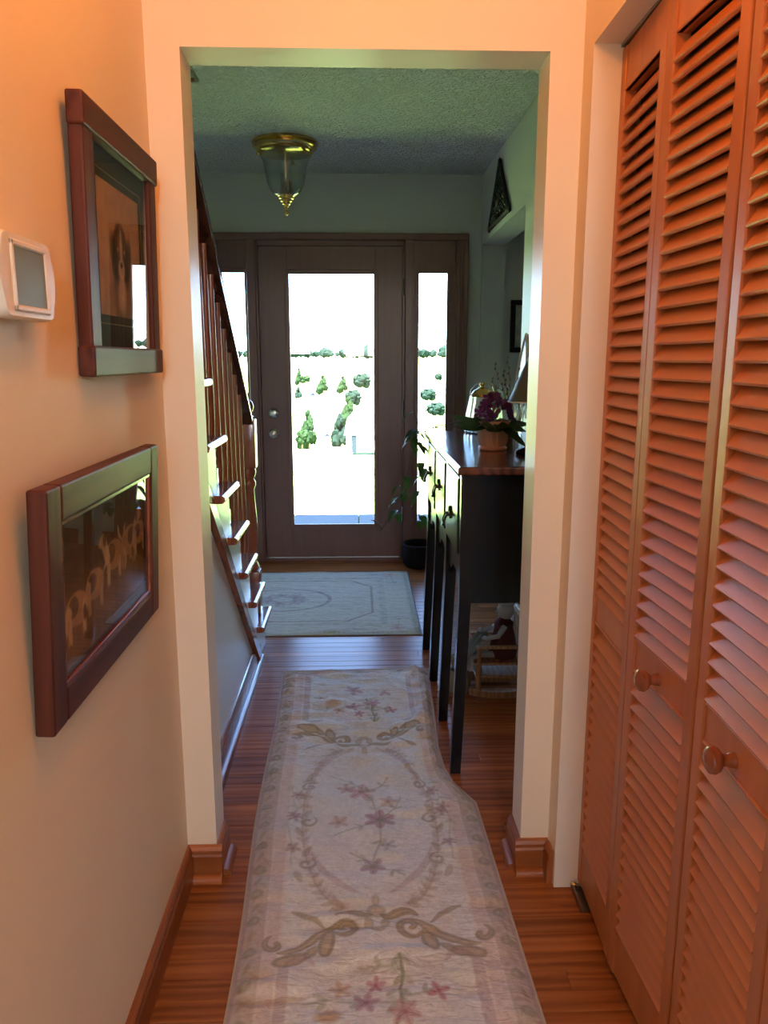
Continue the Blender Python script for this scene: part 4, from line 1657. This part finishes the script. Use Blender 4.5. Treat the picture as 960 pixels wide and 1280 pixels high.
# ceiling lamp of the hall (above the camera's view): gives the warm light
hl = thing('ceiling_light', 'plain hall ceiling lamp with a glowing bulb above the louvered doors', 'ceiling lamp', (LAMP_POS[0], LAMP_POS[1], ZH))
b = BM()
lathe(b, [(.09, ZH - .001), (.092, ZH - .02), (.05, ZH - .03), (.022, ZH - .035), (.020, ZH - .085), (0, ZH - .085)], 32, (LAMP_POS[0], LAMP_POS[1], 0))
obj('ceiling_plate', b, M['brass'], hl, True)
ld = bpy.data.lights.new('hall_lamp_light', 'POINT')
ld.energy = LAMP_W
ld.color = LAMP_COL
ld.shadow_soft_size = .045
lo = bpy.data.objects.new('hall_lamp_light', ld)
COL.objects.link(lo)
lo.location = LAMP_POS

# added fill lamp in the unseen back room, lights the hall from behind
bl = thing('ceiling_light', 'added fill lamp under a round plate in the unseen room behind the hall', 'ceiling lamp', (.45, -2.7, ZH))
b = BM()
lathe(b, [(.20, ZH - .001), (.21, ZH - .03), (.05, ZH - .035), (.0, ZH - .035)], 32, (.45, -2.7, 0))
obj('ceiling_plate', b, M['brass'], bl, True)
ld = bpy.data.lights.new('back_fill_light', 'POINT')
ld.energy = FILL_W
ld.color = FILL_COL
ld.shadow_soft_size = .14
lo = bpy.data.objects.new('back_fill_light', ld)
COL.objects.link(lo)
lo.location = (.45, -2.7, ZH - .19)

# ================================================================ PICTURES AND THERMOSTAT ON THE LEFT WALL
def rail_bm(y0, y1, z0, z1, d0, d1, bev=.004):
    b = BM()
    box(b, d0, d1, y0, y1, z0, z1, bev)
    return b


def dog_portrait():
    c = Canvas(0, .235, 0, .23, 118, 115, (.25, .17, .085))
    c.rect(0, .235, .08, .23, (.30, .21, .11), .6, .08)
    for k in range(90):
        x = rng.uniform(0, .235)
        h = rng.uniform(.03, .09)
        c.stroke([(x, 0), (x + rng.uniform(-.02, .02), h)], .0012, (.12, .08, .04) if k % 2 else (.36, .27, .16), .6)
    c.ell(.12, .05, .062, .06, (.10, .075, .05), .75, .1, .02)
    c.ell(.118, .115, .043, .056, (.035, .03, .025), .9, .1, .008)      # dark head
    c.ell(.080, .105, .018, .045, (.03, .025, .02), .9, .25, .008)      # ears
    c.ell(.158, .105, .018, .045, (.03, .025, .02), .9, -.25, .008)
    c.ell(.120, .125, .007, .032, (.42, .33, .22), .8, 0, .006)         # blaze
    c.ell(.120, .088, .018, .018, (.40, .31, .20), .8, 0, .006)         # muzzle
    c.ell(.120, .096, .008, .006, (.02, .015, .01), .95)
    for s_ in (-1, 1):
        c.ell(.120 + s_ * .019, .122, .005, .004, (.25, .17, .09), .9)
    c.ell(.120, .04, .022, .035, (.42, .34, .23), .7, 0, .012)
    c.noise(60, .15, 31)
    return c


def hounds():
    c = Canvas(0, .43, 0, .235, 215, 118, (.10, .062, .032))
    c.rect(0, .43, 0, .085, (.17, .11, .06), .8, .03)
    c.rect(0, .43, .15, .235, (.05, .035, .022), .7, .05)
    TAN, WH, DK = (.34, .22, .11), (.42, .31, .19), (.05, .035, .025)

    def hound(x, y, s, f, head_down):
        c.ell(x, y, .047 * s, .029 * s, TAN, .9, .12 * f)
        c.ell(x + f * .015 * s, y + .006 * s, .022 * s, .018 * s, DK, .75)
        hx, hy = (x + f * .06 * s, y - .035 * s) if head_down else (x + f * .055 * s, y + .04 * s)
        c.stroke([(x + f * .035 * s, y), (hx, hy)], .013 * s, WH, .9, False)
        c.ell(hx + f * .006 * s, hy, .019 * s, .011 * s, TAN, .95, (-.7 if head_down else -.2) * f)
        c.ell(hx - f * .006 * s, hy, .008 * s, .015 * s, DK, .8)
        for k, dx in enumerate((-.036, -.026, .026, .036)):
            c.stroke([(x + dx * s, y - .01 * s), (x + dx * s + (.004 if k % 2 else -.004) * f, y - .034 * s), (x + dx * s, y - .052 * s)], .0072 * s, WH if k % 2 else TAN, .9)
        c.stroke([(x - f * .042 * s, y + .01 * s), (x - f * .060 * s, y + .025 * s), (x - f * .066 * s, y + .045 * s)], .0042 * s, WH, .9)
    hound(.075, .085, .95, -1, True)
    hound(.155, .10, .9, -1, True)
    hound(.25, .125, .95, -1, False)
    hound(.335, .13, .95, 1, False)
    hound(.40, .13, .8, -1, True)
    c.noise(50, .2, 33)
    return c


def framed_picture(name, label, y0, y1, z0, z1, lean, depth, w, art, mat_w, overlap, gold):
    """Built flat in the plane x = 0 (front face at +depth), then leaned out from its foot."""
    t = thing(name, label, 'framed picture', (0, 0, 0), 'framed dog pictures on the hall wall')
    H_ = z1 - z0
    L_ = y1 - y0
    e = .006 if overlap else 0
    P = lambda bm, mat, nm, par=t, sm=False: obj(nm, bm, mat, par, sm, loc=(0, 0, 0))
    P(rail_bm(0, w, e, H_ - e, 0, depth), M['frame_wood_z'], 'frame_stile')
    P(rail_bm(L_ - w, L_, e, H_ - e, 0, depth), M['frame_wood_z'], 'frame_stile')
    P(rail_bm(w if not overlap else -.004, L_ - w if not overlap else L_ + .004, H_ - w, H_, 0, depth + (.004 if overlap else 0)), M['frame_wood'], 'frame_rail')
    P(rail_bm(w if not overlap else -.004, L_ - w if not overlap else L_ + .004, 0, w, 0, depth + (.004 if overlap else 0)), M['frame_wood'], 'frame_rail')
    b = BM()
    box(b, .002, depth * .45, w - .004, L_ - w + .004, w - .004, H_ - w + .004)
    P(b, M['mat_green'], 'mat_board')
    xa = depth * .45 + .0006
    ay0, ay1, az0, az1 = w + mat_w[0], L_ - w - mat_w[1], w + mat_w[2], H_ - w - mat_w[3]
    V = np.zeros((len(art.y), len(art.x), 3))
    u, v = np.meshgrid((art.x - art.x[0]) / (art.x[-1] - art.x[0]), (art.y - art.y[0]) / (art.y[-1] - art.y[0]))
    V[..., 0] = xa
    V[..., 1] = ay0 + (ay1 - ay0) * u
    V[..., 2] = az0 + (az1 - az0) * v
    o = sheet('print', V, np.clip(art.a * 2.0, 0, .85), M['print_art'], t, False)
    o.matrix_parent_inverse = Matrix()
    if gold:
        b = BM()
        g = gold
        for (p, q, r, s_) in ((ay0 - g, ay1 + g, az1 + g, az1 + g + .002), (ay0 - g, ay1 + g, az0 - g - .002, az0 - g), (ay0 - g - .002, ay0 - g, az0 - g - .002, az1 + g + .002), (ay1 + g, ay1 + g + .002, az0 - g - .002, az1 + g + .002)):
            box(b, xa - .001, xa + .0004, p, q, r, s_)
        P(b, M['gold'], 'gold_line')
    b = BM()
    box(b, depth * .70, depth * .70 + .0016, w - .003, L_ - w + .003, w - .003, H_ - w + .003)
    P(b, M['pic_glass'], 'glass')
    if not overlap:     # reddish slip inside the frame
        b = BM()
        for (p, q, r, s_) in ((w, L_ - w, w, w + .007), (w, L_ - w, H_ - w - .007, H_ - w), (w, w + .007, w, H_ - w), (L_ - w - .007, L_ - w, w, H_ - w)):
            box(b, depth * .72, depth * .9, p, q, r, s_, .001, 1)
        P(b, M['stair_wood'], 'frame_slip')
    t.matrix_basis = Matrix.Translation((XL + .0015, y0, z0)) @ Matrix.Rotation(R(lean), 4, 'Y')
    return t


framed_picture('framed_picture', 'square mahogany framed sepia dog portrait in a dark green mat, hung higher',
               1.287, 1.722, 1.318, 1.750, 1.3, .024, .050, dog_portrait(), (.040, .045, .055, .052), True, .014)
framed_picture('framed_picture', 'wide mahogany framed picture of hounds hung lower under the square portrait',
               1.005, 1.578, .828, 1.178, 2.8, .028, .052, hounds(), (.008, .008, .008, .008), False, 0)

th = thing('thermostat', 'off-white thermostat with a grey screen on the cream wall at the edge of the picture', 'thermostat', (XL, 1.04, 1.447))
b = BM()
out = []
y0_, y1_, zc, hh = .952, 1.122, 1.447, .052
for (cy, cz, a0) in ((y1_ - .022, zc + hh - .016, 0), (y0_ + .022, zc + hh - .016, 90), (y0_ + .022, zc - hh + .016, 180), (y1_ - .022, zc - hh + .016, 270)):
    for k in range(5):
        a = R(a0 + 90 * k / 4)
        out.append((cy + .016 * math.cos(a), cz + .016 * math.sin(a)))
# bulging short sides
full = []
for i, (y, z) in enumerate(out):
    full.append((y, z))
    y2, z2 = out[(i + 1) % len(out)]
    if abs(z2 - z) > .04:
        for t in (.2, .35, .5, .65, .8):
            bul = .010 * math.sin(math.pi * t) * (1 if y > 1.03 else -1)
            full.append((y + (y2 - y) * t + bul, z + (z2 - z) * t))
pr = [(0, .96), (.020, 1.0), (.030, .985), (.036, .94)]
rings = [[b.verts.new((XL + d, 1.037 + (y - 1.037) * s_, zc + (z - zc) * s_)) for y, z in full] for d, s_ in pr]
for k in range(len(rings) - 1):
    n = len(full)
    for i in range(n):
        b.faces.new([rings[k][i], rings[k][(i + 1) % n], rings[k + 1][(i + 1) % n], rings[k + 1][i]])
b.faces.new(rings[0])
b.faces.new(rings[-1])
obj('housing', b, M['plastic'], th, True)
b = BM()
for (p, q, r, s_) in ((.985, 1.094, 1.482, 1.490), (.985, 1.094, 1.404, 1.412), (.985, .993, 1.404, 1.490), (1.086, 1.094, 1.404, 1.490)):
    box(b, XL + .034, XL + .0385, p, q, r, s_, .002, 1)
obj('bezel', b, M['plastic'], th)
b = BM()
box(b, XL + .034, XL + .0366, .992, 1.087, 1.411, 1.483)
sc = obj('screen', b, M['lcd'], th)
sc['label'] = 'grey display, switched off'

# ================================================================ RIGHT FOYER WALL
orn = thing('wall_ornament', 'black openwork triangular iron ornament on the wall above the side opening', 'wall ornament', (XFR - .004, 4.45, 2.24))
tri = [(4.745, 2.095), (4.140, 2.100), (4.450, 2.395)]
b = BM()
for i in range(3):
    p, q = tri[i], tri[(i + 1) % 3]
    tube(b, [(XFR - .012, *p), (XFR - .012, *q)], .011, 8)
ball(b, (XFR - .012, 4.45, 2.405), .02, .6, 1, 1, 1)
for p in tri[:2]:
    ball(b, (XFR - .012, *p), .018, .6, 1, 1, 1)
obj('rim', b, M['iron'], orn, True)
b = BM()
rr = random.Random(9)
for zz, n in ((2.125, 7), (2.175, 5), (2.225, 4), (2.27, 3), (2.315, 2), (2.355, 1)):
    t = (zz - 2.095) / .30
    ya, yb = 4.14 + .31 * t + .03, 4.745 - .295 * t - .03
    for k in range(n):
        y = ya + (yb - ya) * ((k + .5) / n)
        r0 = .024
        tube(b, [(XFR - .012, y + r0 * (1 - .7 * s_) * math.cos(s_ * 9 + k), zz + r0 * (1 - .7 * s_) * math.sin(s_ * 9 + k)) for s_ in np.linspace(0, 1, 22)], .0055, 6)
        ball(b, (XFR - .018, y, zz), .008, .6, 1, 1, 1)
for k in range(5):
    y = 4.24 + k * .1
    tube(b, bez((XFR - .012, y, 2.10), (XFR - .012, y + .05, 2.15), (XFR - .012, 4.45 - .02, 2.2), (XFR - .012, 4.45, 2.30), 10), .006, 6)
obj('scrollwork', b, M['iron'], orn, True)
# picture in the next room
sp = thing('framed_picture', 'narrow black framed picture seen through the side opening beyond the sideboard', 'framed picture', (1.13, YF - .02, 1.55))
b = BM()
for p in ((.985, 1.275, 1.69, 1.722), (.985, 1.275, 1.392, 1.424)):
    box(b, p[0], p[1], YF - .03, YF - .002, p[2], p[3], .003)
for p in ((.985, 1.017), (1.243, 1.275)):
    box(b, p[0], p[1], YF - .03, YF - .002, 1.424, 1.69, .003)
obj('frame', b, M['iron'], sp)
b = BM()
box(b, 1.015, 1.245, YF - .014, YF - .004, 1.42, 1.692)
obj('print', b, plain('pale_botanical_print', (.42, .44, .34), .6, var=.7, bscale=24), sp)

# ================================================================ OUTDOORS
def terr_z(x, y):
    pts = [(5, -.16), (9.6, -.17), (10.2, -.19), (12.6, -.22), (16, -.75), (28, -2.2), (42, -3.6), (70, -5.6), (110, -6.6), (160, -6.6), (250, -5.5), (400, -2), (650, 4), (1000, 6)]
    ys = [p[0] for p in pts]
    zs = [p[1] for p in pts]
    return float(np.interp(y, ys, zs)) + .006 * max(0, y - 20) * math.sin(x * .021 + y * .01) * .6


m, nt, p = new_mat('lawn_grass')
tc = N(nt, 'ShaderNodeTexCoord')
nz = N(nt, 'ShaderNodeTexNoise')
nz.inputs['Scale'].default_value = 9
nz.inputs['Detail'].default_value = 8
mp = N(nt, 'ShaderNodeMapping')
mp.inputs['Scale'].default_value = (1, .35, 1)
nt.links.new(tc.outputs['Object'], mp.inputs['Vector'])
nt.links.new(mp.outputs[0], nz.inputs['Vector'])
cr = N(nt, 'ShaderNodeValToRGB')
cr.color_ramp.elements[0].position = .35
cr.color_ramp.elements[0].color = (.10, .19, .045, 1)
cr.color_ramp.elements[1].position = .65
cr.color_ramp.elements[1].color = (.17, .23, .10, 1)
nt.links.new(nz.outputs['Fac'], cr.inputs[0])
nt.links.new(cr.outputs[0], p.inputs['Base Color'])
p.inputs['Roughness'].default_value = 1
p.inputs['Specular IOR Level'].default_value = 0
M['grass'] = m
M['field'] = plain('pale_dry_field', (.20, .26, .10), 1, spec=0, var=.25, bscale=.4)
M['gravel'] = plain('grey_gravel', (.035, .034, .034), 1, spec=0, var=.5, bscale=30)
M['concrete'] = plain('porch_concrete', (.045, .05, .055), .9, bump=.2, bscale=60, var=.2)

ys = [6.95 + .0, 7.6, 8.4, 9.2, 9.9, 10.05, 10.5, 11, 12, 13, 14.5, 17, 21, 26, 33, 42, 52, 64, 80, 100, 125, 160, 200, 260, 330, 420, 520, 660]
b = BM()
NXT = 40
g = []
for y in [4.0] + ys:
    row = []
    for i in range(NXT + 1):
        u = (i / NXT - .5) * 2
        x = u * (14 + y * 1.1)
        row.append(b.verts.new((x, y, terr_z(x, y) - (.05 if y < 7 else 0))))
    g.append(row)
for i in range(len(g) - 1):
    for k in range(NXT):
        b.faces.new([g[i][k], g[i][k + 1], g[i + 1][k + 1], g[i + 1][k]])
lawn = struct('lawn', b, M['grass'], smooth=True)
lawn.data.materials.append(M['field'])
for f in lawn.data.polygons:
    if f.center.y > 14:
        f.material_index = 1
b = BM()
for i in range(24):
    x0 = -7.5 + i * .625
    box(b, x0, x0 + .62, 5.28, 7.45, -.24, -.15, .006, 1)
struct('porch_slab', b, M['concrete'])
b = BM()
box(b, -14, 14, 10.3, 10.85, -.24, -.168, .01, 1)
struct('gravel_path', b, M['gravel'])
b = BM()
box(b, -6, 6, -16, -4.6, -.25, -.12)
struct('patio', b, plain('patio_paving', (.45, .43, .40), .9))

M['tree_a'] = plain('bright_green_foliage', (.008, .0165, .0075), .9, spec=.0, var=.5, bscale=3, bump=0)
M['tree_b'] = plain('blue_green_foliage', (.0065, .013, .0105), .9, spec=.0, var=.5, bscale=3)
M['trunk'] = plain('tree_bark', (.12, .08, .05), .9)


def crown_mesh(seed, kind):
    r2 = random.Random(seed)
    b = BM()
    blobs = {'cone': 26, 'round': 22}[kind]
    for k in range(blobs):
        t = k / blobs
        a = r2.uniform(0, 6.28)
        if kind == 'cone':
            z = .12 + .82 * t
            rad = .34 * (1 - t) ** .8 + .03
            br = .17 * (1 - t) + .07
        else:
            z = .32 + .5 * t
            rad = .34 * math.sqrt(max(0, 1 - ((z - .56) / .36) ** 2))
            br = .16
        c0 = (rad * .75 * math.cos(a), rad * .75 * math.sin(a), z)
        gq = bmesh.ops.create_icosphere(b, subdivisions=2, radius=1)
        for v in gq['verts']:
            kq = 1 + r2.uniform(-.28, .28)
            v.co = Vector((v.co.x * br * kq + c0[0], v.co.y * br * kq + c0[1], v.co.z * br * .9 * kq + c0[2]))
    me = bpy.data.meshes.new('crown')
    b.to_mesh(me)
    b.free()
    return me


def pix(u, v, y):
    """point where the sight line of pixel u, v meets the plane at distance y"""
    p_, w_ = R(11.2), R(1.9)
    fw = Vector((math.sin(w_) * math.cos(p_), math.cos(w_) * math.cos(p_), -math.sin(p_)))
    rt = Vector((math.cos(w_), -math.sin(w_), 0))
    up = rt.cross(fw)
    d = fw + rt * (u - 480) / 961 - up * (v - 640) / 961
    return Vector((0, 0, 1.345)) + d * (y / d.y)


crowns = {}
for mt in ('tree_a', 'tree_b'):
    for kd in ('cone', 'round'):
        me = crown_mesh(len(crowns) + 40, kd)
        me.materials.append(M[mt])
        crowns[mt, kd] = me


def tree(label, u, vb, y, hpx, wpx, mt, kd, group=None):
    p0 = pix(u, vb, y)
    h = hpx / 961 * y * 1.02
    w = wpx / 961 * y * 1.15
    zg = terr_z(p0.x, p0.y)
    t = thing('tree', label, 'tree', (p0.x, p0.y, min(zg, p0.z)), group or 'trees on the slope outside')
    b = BM()
    tube(b, [(p0.x, p0.y, min(zg, p0.z) - .05), (p0.x, p0.y, p0.z + h * .4)], max(.05, h * .03), 6)
    obj('trunk', b, M['trunk'], t, True)
    o = link('crown', crowns[mt, kd], t)
    o.matrix_basis = Matrix.Translation((p0.x, p0.y, p0.z)) @ Matrix.Diagonal((w, w, h, 1))
    return t


tree('dark green conifer nearest on the slope to the left beyond the door glass', 386, 560, 45, 48, 24, 'tree_a', 'cone')
tree('low bright green bush tree at the foot of the nearest conifer', 378, 562, 43, 26, 18, 'tree_a', 'round')
tree('largest dark conifer beside the white house seen through the door', 425, 556, 48, 40, 22, 'tree_b', 'cone')
tree('middle conifer of the row climbing behind the white house', 436, 530, 60, 34, 20, 'tree_a', 'cone')
tree('smallest pointed tree at the upper end of the row by the house roof', 441, 512, 75, 26, 22, 'tree_b', 'round')
tree('rounded green tree left of center on the middle field', 404, 491, 120, 22, 15, 'tree_a', 'cone')
tree('narrow green tree right of center on the middle field', 429, 490, 122, 20, 14, 'tree_a', 'cone')
tree('wide pale blue green tree at the right on the middle field', 452, 490, 125, 24, 24, 'tree_b', 'round')
tree('tall thin tree at the far left of the middle field', 374, 480, 130, 20, 9, 'tree_a', 'cone')
tree('broad low tree beside the tall thin one on the far left field', 381, 482, 128, 13, 16, 'tree_a', 'round')
tree('small bluish tree by the roadside at the left edge of the door glass', 373, 497, 105, 14, 9, 'tree_b', 'cone')
tree('round shrub low in the right sidelight above the ivy', 545, 524, 60, 22, 26, 'tree_b', 'round')
tree('loose green tree in the middle of the right sidelight', 535, 505, 90, 20, 22, 'tree_b', 'round')
tree('small round tree high in the right sidelight', 548, 478, 140, 12, 10, 'tree_b', 'round')
tree('spreading tree low in the left sidelight behind the balusters', 292, 500, 100, 24, 26, 'tree_b', 'round')
# wooded ridge: nobody could count these
b = BM()
r2 = random.Random(77)
for k in range(260):
    x = -330 + 660 * k / 260 + r2.uniform(-2, 2)
    y = 560 + r2.uniform(-20, 30)
    s_ = r2.uniform(2.2, 4.2) * (1.5 if 0 < x < 18 or 60 < x < 90 else 1)
    gq = bmesh.ops.create_icosphere(b, subdivisions=1, radius=1)
    for v in gq['verts']:
        kq = 1 + r2.uniform(-.25, .25)
        v.co = Vector((v.co.x * s_ * kq + x, v.co.y * s_ * kq + y, v.co.z * s_ * kq * .9 + 4.0 + s_ * .5))
o = obj('tree_line', b, M['tree_b'])
tag(o, 'hazy band of distant woods along the horizon ridge', 'trees')
o['kind'] = 'stuff'

M['siding'] = plain('white_house_siding', (.8, .8, .78), .7, spec=0)
M['shingle'] = plain('pale_grey_shingles', (.62, .62, .62), .8)
M['far_glass'] = plain('dark_house_window', (.008, .014, .022), .6, spec=.1)


def house(label, x0, x1, y0, y1, zb, wall, ridge, wins, ridge_axis='Y'):
    t = thing('house', label, 'house', ((x0 + x1) / 2, (y0 + y1) / 2, zb), 'pale buildings outside')
    b = BM()
    box(b, x0, x1, y0, y1, zb, zb + wall)
    xm = (x0 + x1) / 2
    obj('walls', b, M['siding'], t)
    b = BM()
    e = .03 * (x1 - x0)
    if ridge_axis == 'Y':
        prism(b, [(x0 - e, zb + wall - .02), (xm, zb + wall + ridge), (x1 + e, zb + wall - .02)], 'Y', y0 - e, y1 + e)
    else:
        ym = (y0 + y1) / 2
        prism(b, [(y0 - e, zb + wall - .02), (ym, zb + wall + ridge), (y1 + e, zb + wall - .02)], 'X', x0 - e, x1 + e)
    obj('roof', b, M['shingle'], t)
    for (fx, fz, fw, fh) in wins:
        b = BM()
        cx, cz = x0 + (x1 - x0) * fx, zb + wall * fz
        box(b, cx - fw / 2, cx + fw / 2, y0 - .06, y0 + .05, cz - fh / 2, cz + fh / 2)
        obj('window', b, M['far_glass'], t)
    return t


pa = pix(433, 566, 36)
pb = pix(520, 566, 36)
house('white gabled house with a small window on the slope beyond the door glass', pa.x, pb.x, 36, 46, terr_z(pa.x, 36) - .6, 1.5, 1.9, [(.11, .70, .22, .8)], 'Y')
pa = pix(456, 568, 33)
tag(obj('hedge', ball(ball(BM(), (pa.x, 33, pa.z), .26, 2.2, 1, .5, 2, .2), (pa.x + .5, 33, pa.z - .03), .2, 2.2, 1, .5, 2, .2), M['tree_b']), 'low dark hedge at the foot of the white house', 'hedge')
pa, pb = pix(355, 441, 520), pix(386, 441, 520)
house('long pale building with small dark windows at the left of the ridge', pa.x, pb.x, 520, 534, pa.z - .5, 4.2, 2.2, [(.2, .6, 1.4, 1.2), (.4, .6, 1.4, 1.2), (.6, .6, 1.4, 1.2), (.8, .6, 1.4, 1.2), (.5, .2, 1.6, .8)], 'X')
pa, pb = pix(430, 441, 515), pix(440, 441, 515)
house('small pale farm shed at the middle of the wooded ridge', pa.x, pb.x, 515, 522, pa.z - .5, 2.2, 1.6, [(.5, .5, .8, .8)], 'X')
# parked cars on the far road (a few pixels each)
for (u, v, y, col, lab) in ((391, 495, 108, (.004, .010, .022), 'tiny blue car parked on the far road left of the round tree'), (409, 546, 50, (.004, .010, .024), 'tiny blue car parked by the conifer near the white house')):
    p0 = pix(u, v, y)
    t = thing('car', lab, 'car', (p0.x, p0.y, terr_z(p0.x, p0.y)), 'parked cars outside')
    k = y / 100
    zg = p0.z
    b = BM()
    box(b, p0.x - .42 * k, p0.x + .42 * k, p0.y - .2 * k, p0.y + .2 * k, zg + .06 * k, zg + .22 * k, .04 * k)
    box(b, p0.x - .22 * k, p0.x + .24 * k, p0.y - .17 * k, p0.y + .17 * k, zg + .22 * k, zg + .38 * k, .06 * k)
    obj('body', b, plain('blue_car_paint', col, .7, spec=.1), t)
    for dx in (-.26, .26):
        for dy in (-.2, .2):
            b = BM()
            tube(b, [(p0.x + dx * k, p0.y + dy * k - .03 * k, zg + .07 * k), (p0.x + dx * k, p0.y + dy * k + .03 * k, zg + .07 * k)], .07 * k, 10)
            obj('wheel', b, M['iron'], t)
